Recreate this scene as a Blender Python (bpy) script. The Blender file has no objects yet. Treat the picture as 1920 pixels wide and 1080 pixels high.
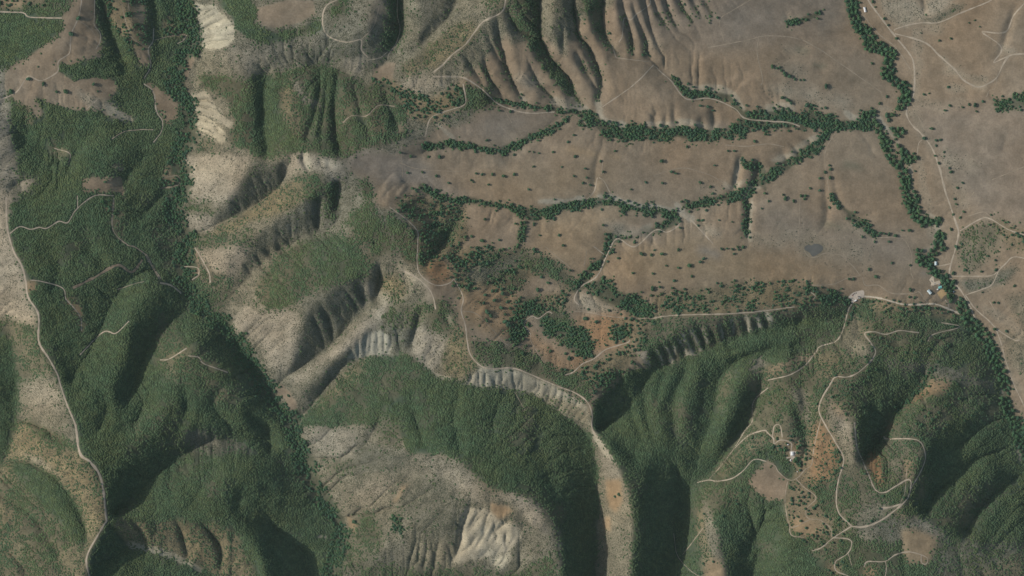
import bpy, math, random
import numpy as np
from mathutils import Vector
random.seed(11)
rng = np.random.default_rng(11)
SC = bpy.context.scene
COL = SC.collection
PI = math.pi

# ------------------------------------------------------------------ camera, sky, sun, exposure
M = 2.0                                   # metres per unit of the plan (1920 x 1080 plan units over the valley)
cd = bpy.data.cameras.new('camera'); cd.type = 'ORTHO'; cd.ortho_scale = 1920*M
cd.clip_start = 10; cd.clip_end = 60000
cam = bpy.data.objects.new('camera', cd); COL.objects.link(cam)
cam.location = (0, 0, 700); cam.rotation_euler = (0, 0, 0); SC.camera = cam

SUN_EL, SUN_AZ = math.radians(34), math.radians(279)      # compass azimuth: almost due west, afternoon
W = bpy.data.worlds.new('World'); SC.world = W; W.use_nodes = True
nt = W.node_tree; nt.nodes.clear()
sky = nt.nodes.new('ShaderNodeTexSky'); sky.sky_type = 'NISHITA'; sky.sun_disc = False
sky.sun_elevation = SUN_EL; sky.sun_rotation = SUN_AZ; sky.dust_density = 2.5; sky.ozone_density = 0.6; sky.air_density = 1.0
bg = nt.nodes.new('ShaderNodeBackground'); bg.inputs[1].default_value = 0.10
wo = nt.nodes.new('ShaderNodeOutputWorld')
nt.links.new(sky.outputs[0], bg.inputs[0]); nt.links.new(bg.outputs[0], wo.inputs[0])
sl = bpy.data.lights.new('sun', 'SUN'); sl.energy = 3.7; sl.angle = math.radians(0.6); sl.color = (1.0, 0.93, 0.84)
sun = bpy.data.objects.new('sun', sl); COL.objects.link(sun)
sd_ = Vector((math.sin(SUN_AZ)*math.cos(SUN_EL), math.cos(SUN_AZ)*math.cos(SUN_EL), math.sin(SUN_EL)))
sun.rotation_euler = sd_.to_track_quat('Z', 'Y').to_euler(); sun.location = (-2500, 0, 2500)
vs = SC.view_settings; vs.view_transform = 'Standard'; vs.look = 'None'; vs.exposure = 0.0; vs.gamma = 1.0
SC.cycles.max_bounces = 4; SC.cycles.diffuse_bounces = 2

# ------------------------------------------------------------------ raster helpers (plan units, y down)
X0, X1, Y0, Y1, ST = -160, 2080, -160, 1240, 2
GW, GH = (X1-X0)//ST+1, (Y1-Y0)//ST+1
gx = np.arange(GW)*ST + X0; gy = np.arange(GH)*ST + Y0
PX, PY = np.meshgrid(gx.astype(np.float32), gy.astype(np.float32))

def up(a, H, Wd):
    h, w = a.shape
    yy = np.linspace(0, h-1.001, H); xx = np.linspace(0, w-1.001, Wd)
    yi = yy.astype(int); xi = xx.astype(int)
    fy = (yy-yi)[:, None]; fx = (xx-xi)[None, :]
    fy = fy*fy*(3-2*fy); fx = fx*fx*(3-2*fx)
    A = a[yi][:, xi]; B = a[yi][:, xi+1]; Cc = a[yi+1][:, xi]; D = a[yi+1][:, xi+1]
    return (A*(1-fx)+B*fx)*(1-fy) + (Cc*(1-fx)+D*fx)*fy
def noise(cell, seed):                    # value noise, cell in plan units, -1..1
    r = np.random.default_rng(seed)
    a = r.uniform(-1, 1, (int((Y1-Y0)/cell)+3, int((X1-X0)/cell)+3))
    h = (Y1-Y0)/cell+1; w = (X1-X0)/cell+1
    yy = np.linspace(0, h-1, GH); xx = np.linspace(0, w-1, GW)
    yi = yy.astype(int); xi = xx.astype(int)
    fy = (yy-yi)[:, None]; fx = (xx-xi)[None, :]
    fy = fy*fy*(3-2*fy); fx = fx*fx*(3-2*fx)
    A = a[yi][:, xi]; B = a[yi][:, xi+1]; Cc = a[yi+1][:, xi]; D = a[yi+1][:, xi+1]
    return ((A*(1-fx)+B*fx)*(1-fy) + (Cc*(1-fx)+D*fx)*fy).astype(np.float32)
def fbm(cell, seed, n=4, g=0.5):
    s = 0; a = 1.0; t = 0
    for i in range(n):
        if cell/2**i < 3: break
        s = s + a*noise(cell/2**i, seed+i*17); t += a; a *= g
    return s/t
def blur(a, r):
    if r < 1: return a
    for ax in (0, 1):
        for _ in range(2):
            p = np.pad(a, [(r, r+1) if k == ax else (0, 0) for k in range(2)], mode='edge')
            c = np.cumsum(p, axis=ax, dtype=np.float64)
            c = np.concatenate([np.zeros_like(np.take(c, [0], ax)), c], ax)
            n = a.shape[ax]
            hi = np.take(c, np.arange(2*r+1, 2*r+1+n), ax); lo = np.take(c, np.arange(0, n), ax)
            a = ((hi-lo)/(2*r+1)).astype(np.float32)
    return a
WX = fbm(40, 5, 4)*7 + noise(7, 91)*1.6; WY = fbm(40, 55, 4)*7 + noise(7, 92)*1.6
def poly_mask(pts, warp=1.0, soft=1.5):
    pts = np.array(pts, float)
    pad = 14*max(warp, .3)+soft*3+4
    i0 = max(0, int((pts[:, 0].min()-pad-X0)/ST)); i1 = min(GW, int((pts[:, 0].max()+pad-X0)/ST)+2)
    j0 = max(0, int((pts[:, 1].min()-pad-Y0)/ST)); j1 = min(GH, int((pts[:, 1].max()+pad-Y0)/ST)+2)
    sl_ = (slice(j0, j1), slice(i0, i1))
    acc = 0
    for ox, oy in ((-.5, -.5), (.5, -.5), (-.5, .5), (.5, .5)):
        x = PX[sl_]+WX[sl_]*warp+ox; y = PY[sl_]+WY[sl_]*warp+oy
        ins = np.zeros(x.shape, bool)
        n = len(pts)
        for k in range(n):
            xa, ya = pts[k]; xb, yb = pts[(k+1) % n]
            if ya == yb: continue
            c = ((ya > y) != (yb > y)) & (x < (xb-xa)*(y-ya)/(yb-ya)+xa)
            ins ^= c
        acc = acc + ins*0.25
    m = acc.astype(np.float32)
    if soft > 1: m = blur(m, int(soft))
    return sl_, m
def line_dist(pts, w, warp=0.0):
    """distance to a polyline (and its interpolated third value) in a window round it"""
    P = np.array(pts, float)
    if P.shape[1] == 2: P = np.hstack([P, np.zeros((len(P), 1))])
    pad = w+4+12*warp
    i0 = max(0, int((P[:, 0].min()-pad-X0)/ST)); i1 = min(GW, int((P[:, 0].max()+pad-X0)/ST)+2)
    j0 = max(0, int((P[:, 1].min()-pad-Y0)/ST)); j1 = min(GH, int((P[:, 1].max()+pad-Y0)/ST)+2)
    s = (slice(j0, j1), slice(i0, i1))
    x = PX[s]+WX[s]*warp; y = PY[s]+WY[s]*warp
    best = np.full(x.shape, 1e9, np.float32); val = np.zeros(x.shape, np.float32)
    for k in range(len(P)-1):
        a, b = P[k], P[k+1]; dx, dy = b[0]-a[0], b[1]-a[1]; L = dx*dx+dy*dy+1e-9
        t = np.clip(((x-a[0])*dx+(y-a[1])*dy)/L, 0, 1)
        d = np.hypot(x-a[0]-t*dx, y-a[1]-t*dy)
        v = a[2]+t*(b[2]-a[2]); m = d < best
        best = np.where(m, d, best); val = np.where(m, v, val)
    return s, best, val
def smooth_line(pts, step=3.0):
    """Catmull-Rom resample"""
    P = np.array(pts, float); n = len(P)
    if n < 3: 
        L = np.hypot(*(P[1]-P[0])[:2]); k = max(2, int(L/step))
        return P[0]+(P[1]-P[0])*np.linspace(0, 1, k)[:, None]
    Q = np.vstack([2*P[0]-P[1], P, 2*P[-1]-P[-2]]); out = []
    for i in range(1, n):
        p0, p1, p2, p3 = Q[i-1], Q[i], Q[i+1], Q[i+2]
        k = max(2, int(np.hypot(*(p2-p1)[:2])/step))
        t = np.linspace(0, 1, k, endpoint=False)[:, None]
        out.append(0.5*((2*p1)+(-p0+p2)*t+(2*p0-5*p1+4*p2-p3)*t**2+(-p0+3*p1-3*p2+p3)*t**3))
    out.append(P[-1:]); return np.vstack(out)

# ------------------------------------------------------------------ relief
#DATA_RELIEF
RIV_L = [(325,-160,66),(338,-20,62),(352,30,60),(362,75,58),(345,105,57),(325,150,56),(352,200,54),(357,250,52),(330,290,50),(345,340,48),(322,385,46),(340,425,45),(352,445,44),(345,490,43),(358,550,42),(385,585,40),(420,605,39),(455,660,37),(500,730,35),(545,790,33),(565,850,30),(590,920,28),(625,965,26),(640,1000,24),(618,1060,22),(610,1240,18)]
RIV_R = [(1585,-160,46),(1598,0,40),(1608,40,38),(1625,75,37),(1665,95,36),(1680,150,34),(1700,170,33),(1697,195,32),(1640,220,30),(1655,255,29),(1690,320,27),(1710,390,25),(1740,410,24),(1763,445,22),(1745,480,20),(1780,530,18),(1800,580,15),(1845,640,12),(1878,700,9),(1893,760,6),(1915,830,3),(1960,950,0),(2080,1100,-5)]
MACRO = [RIV_L, RIV_R,
 # creeks of the grassland
 [(800,275,108),(940,278,94),(1000,255,88),(1060,215,78),(1110,215,74),(1150,242,68),(1300,252,57),(1400,228,49),(1520,215,42),(1600,235,35),(1640,220,30)],
 [(930,185,98),(1000,198,88),(1060,212,79)],
 [(1240,128,80),(1280,165,66),(1340,182,57),(1400,222,49)],
 [(760,342,128),(840,372,110),(900,385,102),(1000,405,91),(1110,372,80),(1180,378,74),(1270,402,63),(1340,378,57),(1400,366,52),(1440,332,47),(1500,288,42),(1560,240,38)],
 [(1270,402,64),(1230,430,70),(1150,442,78),(1130,490,88),(1085,540,98)],
 # pasture swells
 [(1180,140,98),(1300,230,74)],[(1330,110,96),(1480,150,70),(1600,200,40)],[(1300,0,120),(1480,20,82),(1560,60,55)],
 [(800,310,126),(950,320,112),(1090,300,100),(1200,310,88),(1340,310,66),(1480,260,48)],[(880,235,112),(980,225,98),(1030,232,90)],
 [(900,400,112),(1000,445,108),(1100,430,94),(1200,400,80),(1250,412,72)],[(1000,500,108),(1100,470,100)],
 [(1180,480,96),(1300,450,84),(1450,440,66),(1600,420,44),(1700,380,32)],[(1380,400,68),(1330,440,80)],
 [(1180,560,104),(1400,540,82),(1600,500,46),(1700,520,32)],
 [(1740,100,44),(1850,80,70),(1920,60,84),(2080,40,90)],[(1740,300,38),(1830,280,62),(1920,240,84),(2080,240,100)],
 [(1810,230,50),(1870,180,62),(1930,150,74)],[(1830,440,46),(1880,440,68),(1960,470,90)],[(1830,560,26),(1920,560,52),(2080,560,90)],[(1890,640,22),(1960,700,40),(2080,760,60)],
 # south facing terrace and bluff above the east canyon
 [(1190,640,150),(1225,655,152),(1290,610,150),(1370,592,140),(1440,584,124),(1500,578,104),(1560,566,76)],
 [(1226,690,98),(1290,667,96),(1330,652,92),(1370,634,86),(1440,618,78),(1500,606,66),(1555,600,54),(1590,585,44),(1625,565,36)],
 [(1226,690,98),(1190,745,84),(1150,785,72),(1122,803,64)],
 [(1115,720,152),(1180,695,140),(1216,672,140)],
 [(1130,735,150),(1115,770,150)],
 [(1300,690,106),(1380,660,104),(1440,640,95),(1500,625,80)],
 [(1570,622,56),(1500,648,66),(1440,655,72),(1400,668,72),(1365,690,70),(1345,722,66),(1335,780,58),(1310,850,52),(1295,900,46),(1285,960,38),(1272,1040,28),(1245,1100,22),(1240,1240,16)],
 [(1215,750,100),(1230,830,92),(1250,870,80)],[(1150,830,110),(1190,850,92)],[(1400,688,112),(1382,720,122),(1366,770,118),(1348,815,96)],[(452,1000,150),(478,1030,152),(492,1080,140),(500,1240,130)],[(440,770,108),(462,795,112)],
 [(1310,720,96),(1290,800,92)],
 [(1112,762,152),(1112,800,140),(1132,835,144),(1160,880,152),(1182,930,158),(1186,1000,156),(1180,1100,146),(1180,1240,130)],
 # ridge carrying the trail in the middle
 [(700,385,176),(740,400,176),(783,440,172),(785,500,172),(815,540,174),(818,580,180),(872,600,170),(880,660,172),(905,690,170),(960,690,168),(1040,720,162),(1095,752,156),(1112,762,152)],
 [(860,470,128),(835,440,124),(800,400,128)],[(980,560,122),(1000,640,124),(1080,670,134)],[(1085,540,98),(1000,520,106),(940,490,110)],
 [(1190,550,118),(1130,560,112)],
 [(763,664,120),(850,720,122),(920,727,118),(1000,738,102),(1060,782,84),(1108,822,66),(1119,900,50),(1121,980,38),(1115,1100,22),(1110,1240,14)],
 [(575,795,60),(640,762,96),(700,770,128),(760,800,150),(850,848,176),(905,905,190),(980,930,182),(1040,985,164),(1060,1090,150),(1060,1240,140)],
 [(880,770,146),(930,840,152),(980,900,158)],
 [(760,960,130),(860,960,158),(700,1040,90),(640,1060,50)],[(600,870,60),(680,900,112),(800,890,158)],
 [(850,1060,100),(960,1070,110)],[(640,1020,34),(700,1090,44),(900,1140,50),(1000,1240,50)],
 # diagonal canyons between the left river and the trail ridge
 [(372,437,54),(430,409,70),(490,376,88),(528,342,104),(532,310,120)],
 [(400,592,42),(413,588,44),(443,547,58),(480,503,74),(517,473,86),(560,450,96),(597,435,104),(623,428,110),(636,400,122),(641,350,140)],
 [(597,433,106),(598,380,140)],
 [(505,742,36),(540,703,50),(615,652,82),(680,578,108),(706,560,118),(712,524,138)],
 [(552,800,34),(562,786,40),(600,740,56),(637,692,76),(667,677,86),(700,667,96),(763,664,120)],
 [(763,664,120),(771,650,126),(783,604,146)],
 [(350,340,50),(400,330,110),(440,318,128),(480,292,134)],[(440,318,128),(520,300,150),(560,290,158),(620,300,168),(660,300,160),(700,320,146)],
 [(470,295,152),(458,328,150),(425,372,126),(403,403,98)],[(525,302,150),(500,330,136)],
 [(410,500,84),(450,455,118),(490,428,138),(530,405,150),(572,372,162),(620,330,170)],
 [(420,640,50),(470,600,96),(520,540,128),(600,480,150),(660,430,164),(690,390,174)],
 [(545,690,92),(556,655,122),(570,605,150),(600,560,164),(645,532,170),(690,515,172),(740,480,172)],
 [(530,770,42),(575,728,86),(612,690,118),(650,648,136),(700,600,136),(750,570,158),(783,540,172)],[(690,630,118),(745,610,144)],
 [(760,440,172),(740,460,168),(700,455,160)],
 # north: hills between river and gullies
 [(380,-20,90),(430,20,118),(440,60,126),(425,88,120)],[(400,90,110),(450,130,128),(470,200,134),(437,232,122),(420,265,112)],[(362,100,70),(380,130,96),(374,160,90)],
 [(372,20,64),(380,60,68),(378,90,66),(360,180,58),(366,235,62)],
 [(470,60,134),(540,30,138),(620,60,160),(680,76,166),(700,30,176),(720,-60,190)],
 [(745,-40,150),(752,60,126),(730,108,108),(690,140,98),(640,135,96),(590,122,98),(520,135,106),(480,150,112)],
 [(690,140,98),(740,170,108),(800,180,118),(840,160,126)],
 [(775,0,186),(790,60,164),(760,110,140)],[(760,100,138),(850,10,168),(900,-60,190)],[(812,135,150),(873,83,176),(907,40,196),(948,0,220),(960,-160,250)],
 [(500,160,120),(495,220,112),(500,280,118)],[(560,150,130),(545,220,140),(560,275,150)],[(632,150,116),(625,220,124),(640,290,146)],[(690,190,134),(700,240,146),(720,290,150)],[(755,210,120),(760,260,134)],
 # gullied front in the north
 [(960,40,200),(965,100,160),(985,150,124),(1000,185,102)],
 [(1045,-160,260),(1050,0,216),(1040,60,170),(1050,100,146),(1075,150,112),(1095,185,90)],
 [(1100,-60,230),(1105,30,176),(1115,80,140),(1135,110,112)],
 [(1150,-60,220),(1158,20,170),(1165,60,140),(1170,100,110)],
 [(1240,-160,210),(1300,-60,160),(1420,-60,110)],[(1200,112,100),(1260,110,92),(1340,60,100),(1400,30,94)],
 # west: crest with the wide track
 [(-40,150,120),(5,380,150),(20,450,160),(50,530,172),(75,620,178),(75,650,180),(113,725,190),(150,850,206),(195,915,218),(201,975,220),(168,1045,206),(166,1240,196)],
 [(-160,560,80),(0,600,96),(22,660,92),(28,740,84),(24,820,76),(-10,880,66),(-160,960,50)],
 [(-160,700,160),(-20,740,120)],[(30,850,110),(80,830,150),(145,860,196)],
 [(20,900,110),(60,1000,150),(120,1060,170)],[(-160,1100,90),(0,1040,110)],
 [(133,712,150),(180,634,118),(214,560,96),(262,512,74),(305,508,58),(345,535,44)],
 [(240,752,122),(262,690,96),(290,628,70),(325,600,54),(352,580,43)],
 [(225,640,148),(250,590,126),(290,545,112),(325,550,90)],
 [(180,750,172),(230,690,158),(245,640,146)],
 [(215,962,150),(240,941,128),(290,892,100),(335,858,84),(380,832,74),(440,822,62),(490,825,48),(560,858,31)],
 [(230,850,176),(300,800,158),(330,730,150),(345,660,142),(400,620,90)],[(345,660,142),(430,700,120),(500,770,60)],[(345,850,100),(340,815,124),(440,790,106),(520,800,50)],
 [(205,975,214),(300,960,160),(400,910,140),(470,880,120),(550,900,50)],[(300,960,160),(360,975,158),(430,985,146),(475,1040,120),(490,1090,100)],
 [(180,1090,160),(205,1050,140),(238,1026,120),(300,1043,104),(385,1072,86),(440,1110,70),(560,1140,36)],
 [(480,960,100),(520,1000,62),(575,1015,42)],[(590,1020,36),(588,1100,26)],
 [(20,440,158),(120,470,138),(200,440,112),(280,460,82)],[(20,430,156),(100,390,134),(180,345,122),(260,360,80)],[(60,640,178),(110,600,150),(150,540,132),(220,500,110),(300,440,72)],
 [(40,250,96),(100,280,80),(150,250,88),(210,210,86),(260,240,66),(300,262,56)],[(120,310,110),(200,270,106),(240,300,92)],[(0,200,104),(60,140,130),(130,60,150),(150,0,156),(170,-160,170)],
 [(185,120,120),(225,150,96),(260,190,72)],[(140,160,126),(180,180,110),(220,175,96)],[(205,0,120),(215,90,100),(230,130,84)],[(230,0,128),(255,60,112),(275,110,86)],
 [(290,40,84),(300,110,66),(285,150,66),(310,200,62)],[(-160,0,130),(-20,60,124),(40,60,136)],
 # south east hills
 [(1450,705,108),(1415,745,78),(1395,795,64),(1350,868,54),(1305,905,46)],
 [(1480,640,92),(1470,700,124),(1490,760,128),(1450,830,130),(1380,850,112),(1340,895,106),(1310,960,96),(1320,1100,100)],
 [(1555,605,60),(1590,640,92),(1625,640,110),(1640,665,122),(1600,705,138),(1540,760,150),(1570,830,158),(1582,860,160),(1570,930,166),(1600,985,176),(1655,972,184),(1700,940,188)],
 [(1500,770,120),(1510,840,128),(1480,880,132),(1400,900,120)],[(1500,700,112),(1508,770,116),(1511,840,124)],
 [(1602,790,184),(1607,840,182),(1640,915,180),(1690,915,184)],[(1560,700,136),(1595,750,150),(1602,790,160)],
 [(1735,690,70),(1722,735,78),(1672,782,82),(1652,822,94),(1619,862,124)],
 [(1640,620,96),(1720,625,78),(1780,640,58),(1820,650,36)],[(1660,670,108),(1740,685,92),(1830,700,60),(1870,740,30)],
 [(1780,720,92),(1730,760,122),(1680,810,146),(1720,830,166),(1735,850,176),(1712,910,184),(1700,940,188),(1740,980,184),(1800,1010,160)],
 [(1760,800,130),(1800,780,90),(1850,790,50),(1880,800,22)],[(1740,890,150),(1760,850,120),(1810,820,80)],
 [(1735,960,150),(1770,900,104),(1830,860,70),(1890,850,20)],[(1800,930,120),(1860,890,92)],
 [(1810,1000,120),(1840,950,80),(1900,910,40),(1960,950,4)],[(1740,980,184),(1850,1030,150),(1960,1060,110),(2080,1100,60)],
 [(1480,1000,150),(1450,1100,120),(1400,1240,90)],[(1400,940,110),(1420,1040,70),(1380,1140,50)],[(1330,930,118),(1345,1000,124),(1360,1100,120)],
 [(1600,1020,164),(1660,1050,170),(1740,1050,166),(1760,1240,130)],[(1540,1040,150),(1580,1240,100)],
]
# small gullies: centre line with depth (m), reach of the side slopes (plan units)
GUL = [
 (22, [(1012,-40,46),(1012,20,50),(1012,65,48),(1018,83,44),(1027,103,40),(1048,127,36),(1067,147,34),(1077,173,30),(1095,200,22)]),
 (14, [(953,25,14),(973,58,28),(997,68,34),(1012,74,36)]),
 (17, [(1075,-30,28),(1077,20,32),(1082,42,34),(1085,68,34),(1100,82,32),(1113,107,30),(1125,140,28),(1128,165,24),(1120,192,14),(1110,208,8)]),
 (10, [(1078,88,4),(1087,110,14),(1097,133,16),(1108,148,15),(1116,165,12)]),
 (9,  [(1055,50,4),(1055,80,12),(1055,100,12),(1048,124,10)]),
 (20, [(1128,-40,44),(1130,20,46),(1132,47,42),(1140,72,34),(1157,97,22),(1164,112,6)]),
 (11, [(1162,-10,10),(1173,30,20),(1183,67,24),(1187,104,12)]),
 (11, [(1186,15,8),(1193,30,16),(1208,67,20),(1216,106,10)]),
 (10, [(1205,-10,10),(1214,30,14),(1226,70,12),(1240,100,3)]),
 (9,  [(1222,-10,10),(1233,20,14),(1246,42,12),(1258,58,4)]),
 (9,  [(1243,-15,10),(1256,22,14),(1273,58,4)]),
 (9,  [(1268,-20,10),(1282,14,14),(1302,46,4)]),
 (8,  [(1290,-20,8),(1305,10,12),(1318,36,3)]),
 (8,  [(1312,-20,10),(1324,4,12),(1339,32,3)]),
 (14, [(990,120,4),(1000,135,14),(1013,157,20),(1028,173,20),(1048,200,12)]),
 (9,  [(905,110,3),(915,140,14),(930,165,16),(955,195,8)]),(10, [(870,100,3),(885,125,14),(905,155,12)]),
 (14, [(930,30,8),(938,70,24),(950,120,24),(965,160,18),(985,192,8)]),(9,[(912,50,3),(922,80,14),(936,110,14)]),
 (12, [(860,-30,18),(846,25,20),(815,58,18),(790,85,14),(760,105,4)]),
 (8,[(868,10,3),(862,30,10),(846,40,10)]),
 (14, [(752,-60,20),(750,20,26),(752,60,22),(735,95,10)]),
 # fluted edge north of the wooded creek and round pasture edges
 (7,[(1232,205,2),(1231,225,12),(1230,240,6)]),(7,[(1262,200,3),(1268,222,12),(1275,238,5)]),(6,[(1293,215,3),(1297,235,10)]),(7,[(1335,198,4),(1338,222,12),(1335,238,6)]),(6,[(1252,212,2),(1250,236,9)]),(6,[(1315,210,2),(1318,236,9)]),
 (8,[(1392,290,4),(1386,305,14),(1380,345,14),(1372,360,6)]),(9,[(1425,300,5),(1420,330,16),(1412,352,8)]),(7,[(1465,280,3),(1475,300,12),(1480,312,4)]),(7,[(1500,255,3),(1515,265,12),(1525,275,4)]),(7,[(1485,272,2),(1495,285,9),(1500,292,4)]),
 (12,[(1403,368,10),(1404,400,12),(1402,425,9),(1404,455,2)]),
 (9,[(1130,270,2),(1120,300,6),(1115,345,8),(1110,372,4)]),
 (7,[(1540,265,3),(1550,330,7),(1552,400,7),(1545,430,3)]),
 (8,[(1640,400,3),(1600,405,5),(1575,375,5),(1560,320,3)]),
 (14,[(870,395,6),(845,435,16),(820,470,18),(800,485,8)]),
 # north-facing flutes on the left of centre
 (14,[(500,140,14),(492,200,20),(500,285,12)]),(12,[(632,140,14),(626,200,20),(632,280,12)]),(9,[(600,125,4),(598,160,10),(590,210,12),(575,260,10)]),(8,[(610,150,8),(608,190,12),(600,260,8)]),(10,[(660,160,4),(680,220,12),(695,260,6)]),(10,[(720,170,4),(735,210,12),(745,240,6)]),
 (7,[(573,285,6),(570,300,22),(575,318,8)]),(6,[(598,292,3),(600,310,10)]),(6,[(617,295,3),(620,315,10)]),(7,[(545,290,3),(540,320,12),(534,335,6)]),
 (9,[(635,345,20),(630,390,20)]),(8,[(598,378,20),(597,425,22)]),
 (6,[(500,465,4),(512,478,14)]),(6,[(520,452,4),(528,468,12)]),(5,[(538,448,3),(544,460,9)]),(6,[(480,478,4),(490,495,14)]),(6,[(462,495,3),(470,515,10)]),
 (9,[(668,530,4),(678,550,18),(685,572,10)]),(9,[(712,500,6),(712,530,24),(706,560,14)]),(7,[(648,548,2),(665,570,10),(672,584,6)]),
 (9,[(600,570,4),(615,600,14),(625,640,8)]),(8,[(585,590,3),(598,620,11),(608,655,6)]),(6,[(610,625,3),(618,650,8)]),
 (6,[(758,505,3),(758,525,9),(762,545,4)]),(5,[(790,530,3),(778,545,7)]),
 (10,[(790,580,6),(783,605,18),(772,650,14)]),(8,[(830,590,6),(838,602,16),(845,615,4)]),
 (5,[(655,650,3),(662,676,10)]),(5,[(690,628,3),(690,662,8)]),(7,[(745,612,2),(748,660,8)]),
 (6,[(895,700,3),(900,722,12)]),(6,[(925,694,3),(928,724,12)]),(5,[(962,696,3),(964,726,10)]),(5,[(1015,714,3),(1008,740,9)]),(6,[(1035,722,3),(1026,750,9)]),(6,[(1060,732,3),(1048,762,9)]),
 # bluff spurs
] 
for k,(xa,ya,xb,yb) in enumerate([(1222,656,1238,688),(1240,650,1254,680),(1256,645,1270,674),(1272,634,1284,672),(1290,626,1308,664),(1312,618,1322,654),(1330,614,1344,646),(1352,608,1362,640),(1372,604,1382,632),(1392,600,1402,628),(1412,598,1422,622),(1430,596,1442,618)]):
    GUL.append((8.5,[(xa,ya,5),((xa+xb)/2,(ya+yb)/2,16),(xb,yb,7)]))
GUL += [
 (16,[(1284,672,6),(1285,694,14),(1269,727,20),(1262,760,22),(1263,800,16),(1268,840,6)]),
 (14,[(1205,730,6),(1209,755,18),(1214,790,18),(1225,820,6)]),(12,[(1180,760,8),(1195,800,12),(1210,840,4)]),(11,[(1250,690,4),(1240,715,10),(1232,745,8)]),
 (12,[(1310,670,4),(1325,700,8),(1320,740,8),(1310,790,4)]),(16,[(1165,690,4),(1160,730,22),(1140,760,28),(1125,790,18)]),(10,[(1180,715,6),(1160,770,14)]),
 (14,[(1445,625,4),(1470,622,10),(1500,615,6)]),(14,[(1500,600,10),(1495,615,12)]),
 (16,[(770,740,4),(780,790,10),(800,840,10),(830,860,3)]),(18,[(860,740,3),(850,790,9),(860,840,6)]),(18,[(940,740,3),(925,790,8),(930,850,4)]),(20,[(1020,760,4),(1010,830,8),(1030,900,8),(1060,960,4)]),
 (16,[(640,790,8),(600,830,4)]),(12,[(715,770,6),(700,810,12),(670,850,6),(620,870,3)]),
 # badlands on the bald hill
 (9,[(880,955,8),(868,985,26),(862,1020,20),(848,1055,8)]),
 (5,[(775,1020,2),(770,1060,6)]),(5,[(800,1015,2),(795,1065,6)]),(5,[(818,1020,2),(815,1065,6)]),(5,[(838,1015,2),(838,1065,8)]),(8,[(840,1020,4),(848,1050,14)]),
 # left bottom
 (12,[(250,975,6),(264,1000,20),(278,1030,14)]),(10,[(205,985,6),(222,1005,14),(240,1024,10)]),(8,[(285,1000,2),(290,1034,6)]),(11,[(328,975,4),(342,1005,20),(351,1045,14)]),(11,[(378,980,4),(400,1005,24),(412,1030,24),(414,1068,12)]),(7,[(305,1020,2),(305,1042,5)]),
 (22,[(20,860,6),(60,872,14),(110,905,26),(145,955,32),(160,1005,26),(150,1040,8)]),(12,[(45,790,6),(90,808,12),(130,840,10),(145,860,3)]),(14,[(0,930,4),(60,970,10),(110,1040,10)]),(12,[(0,1020,4),(50,1070,10)]),(8,[(155,860,2),(135,885,6),(118,900,5)]),
 (12,[(100,790,2),(60,790,4)]),
 (18,[(100,450,3),(110,500,8),(105,540,8)]),(18,[(160,400,3),(165,450,8),(200,500,8)]),(16,[(300,700,4),(270,760,14),(250,800,10)]),(14,[(340,700,4),(350,760,12),(340,800,8)]),(16,[(420,720,4),(400,760,14),(430,800,6)]),(16,[(190,730,6),(200,770,12),(180,820,6)]),
 (20,[(400,880,4),(370,930,14),(340,960,4)]),(16,[(460,900,4),(450,950,12),(470,980,4)]),(20,[(500,960,4),(530,1010,20),(575,1040,30),(586,1080,20)]),(12,[(370,800,4),(362,825,8)]),(8,[(395,805,3),(400,830,7)]),
 (12,[(190,0,8),(200,40,16),(215,80,18),(240,130,12)]),(12,[(285,0,14),(290,30,16),(285,60,8)]),(16,[(240,240,8),(180,245,14),(140,290,16),(120,330,6)]),(20,[(270,290,10),(240,330,14),(225,360,6)]),(10,[(20,350,3),(35,345,14),(50,335,4)]),
 (9,[(140,60,2),(130,90,4),(125,110,2)]),(7,[(165,75,3),(160,100,4)]),
 (16,[(320,340,4),(300,370,12),(270,400,8)]),
 (18,[(470,780,8),(500,812,30),(508,835,24)]),
 # south east
 (18,[(1435,665,3),(1425,720,14),(1405,770,22),(1370,840,18),(1330,885,8)]),(20,[(1260,870,4),(1275,900,20),(1282,960,24),(1270,1050,16)]),
 (12,[(1480,740,4),(1500,790,14),(1512,840,10)]),(16,[(1740,700,10),(1690,760,16),(1655,815,20),(1622,862,10)]),(12,[(1640,750,6),(1645,800,10)]),
 (16,[(1730,690,4),(1760,640,10),(1800,650,6)]),(14,[(1690,660,2),(1680,640,8)]),(16,[(1780,850,6),(1820,820,14),(1860,790,8)]),(16,[(1745,930,6),(1780,905,16),(1830,865,12)]),(18,[(1810,1000,8),(1850,940,18),(1900,900,10)]),
 (7,[(1790,1000,2),(1800,1040,5),(1810,1080,6)]),(7,[(1820,1010,2),(1830,1050,5),(1845,1090,6)]),(7,[(1850,1010,2),(1870,1060,5)]),(8,[(1690,1000,2),(1692,1040,5),(1695,1080,5)]),
 (12,[(1440,930,3),(1430,980,10),(1400,1040,10)]),(10,[(1560,900,3),(1540,920,5)]),
 (9,[(1905,10,4),(1895,45,16),(1885,75,12),(1870,110,6)]),(7,[(1718,-20,8),(1733,5,12),(1735,25,5)]),(7,[(1700,0,2),(1712,20,6),(1716,32,3)]),
 (10,[(1890,240,2),(1880,280,4)]),(16,[(1530,80,2),(1500,90,5),(1480,110,3)]),(14,[(1545,100,2),(1540,130,5)]),
 (6,[(1448,185,1),(1452,205,8)]),(6,[(1460,190,1),(1463,207,7)]),(7,[(1475,20,2),(1478,34,8),(1480,42,3)]),(6,[(1492,20,2),(1494,34,7)]),(6,[(1590,205,1),(1594,220,6)]),
 (6,[(1608,248,2),(1627,267,3),(1633,287,3),(1647,303,1)]),
 (8,[(1860,180,3),(1855,170,3),(1872,150,5),(1876,135,3)]),
]

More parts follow.
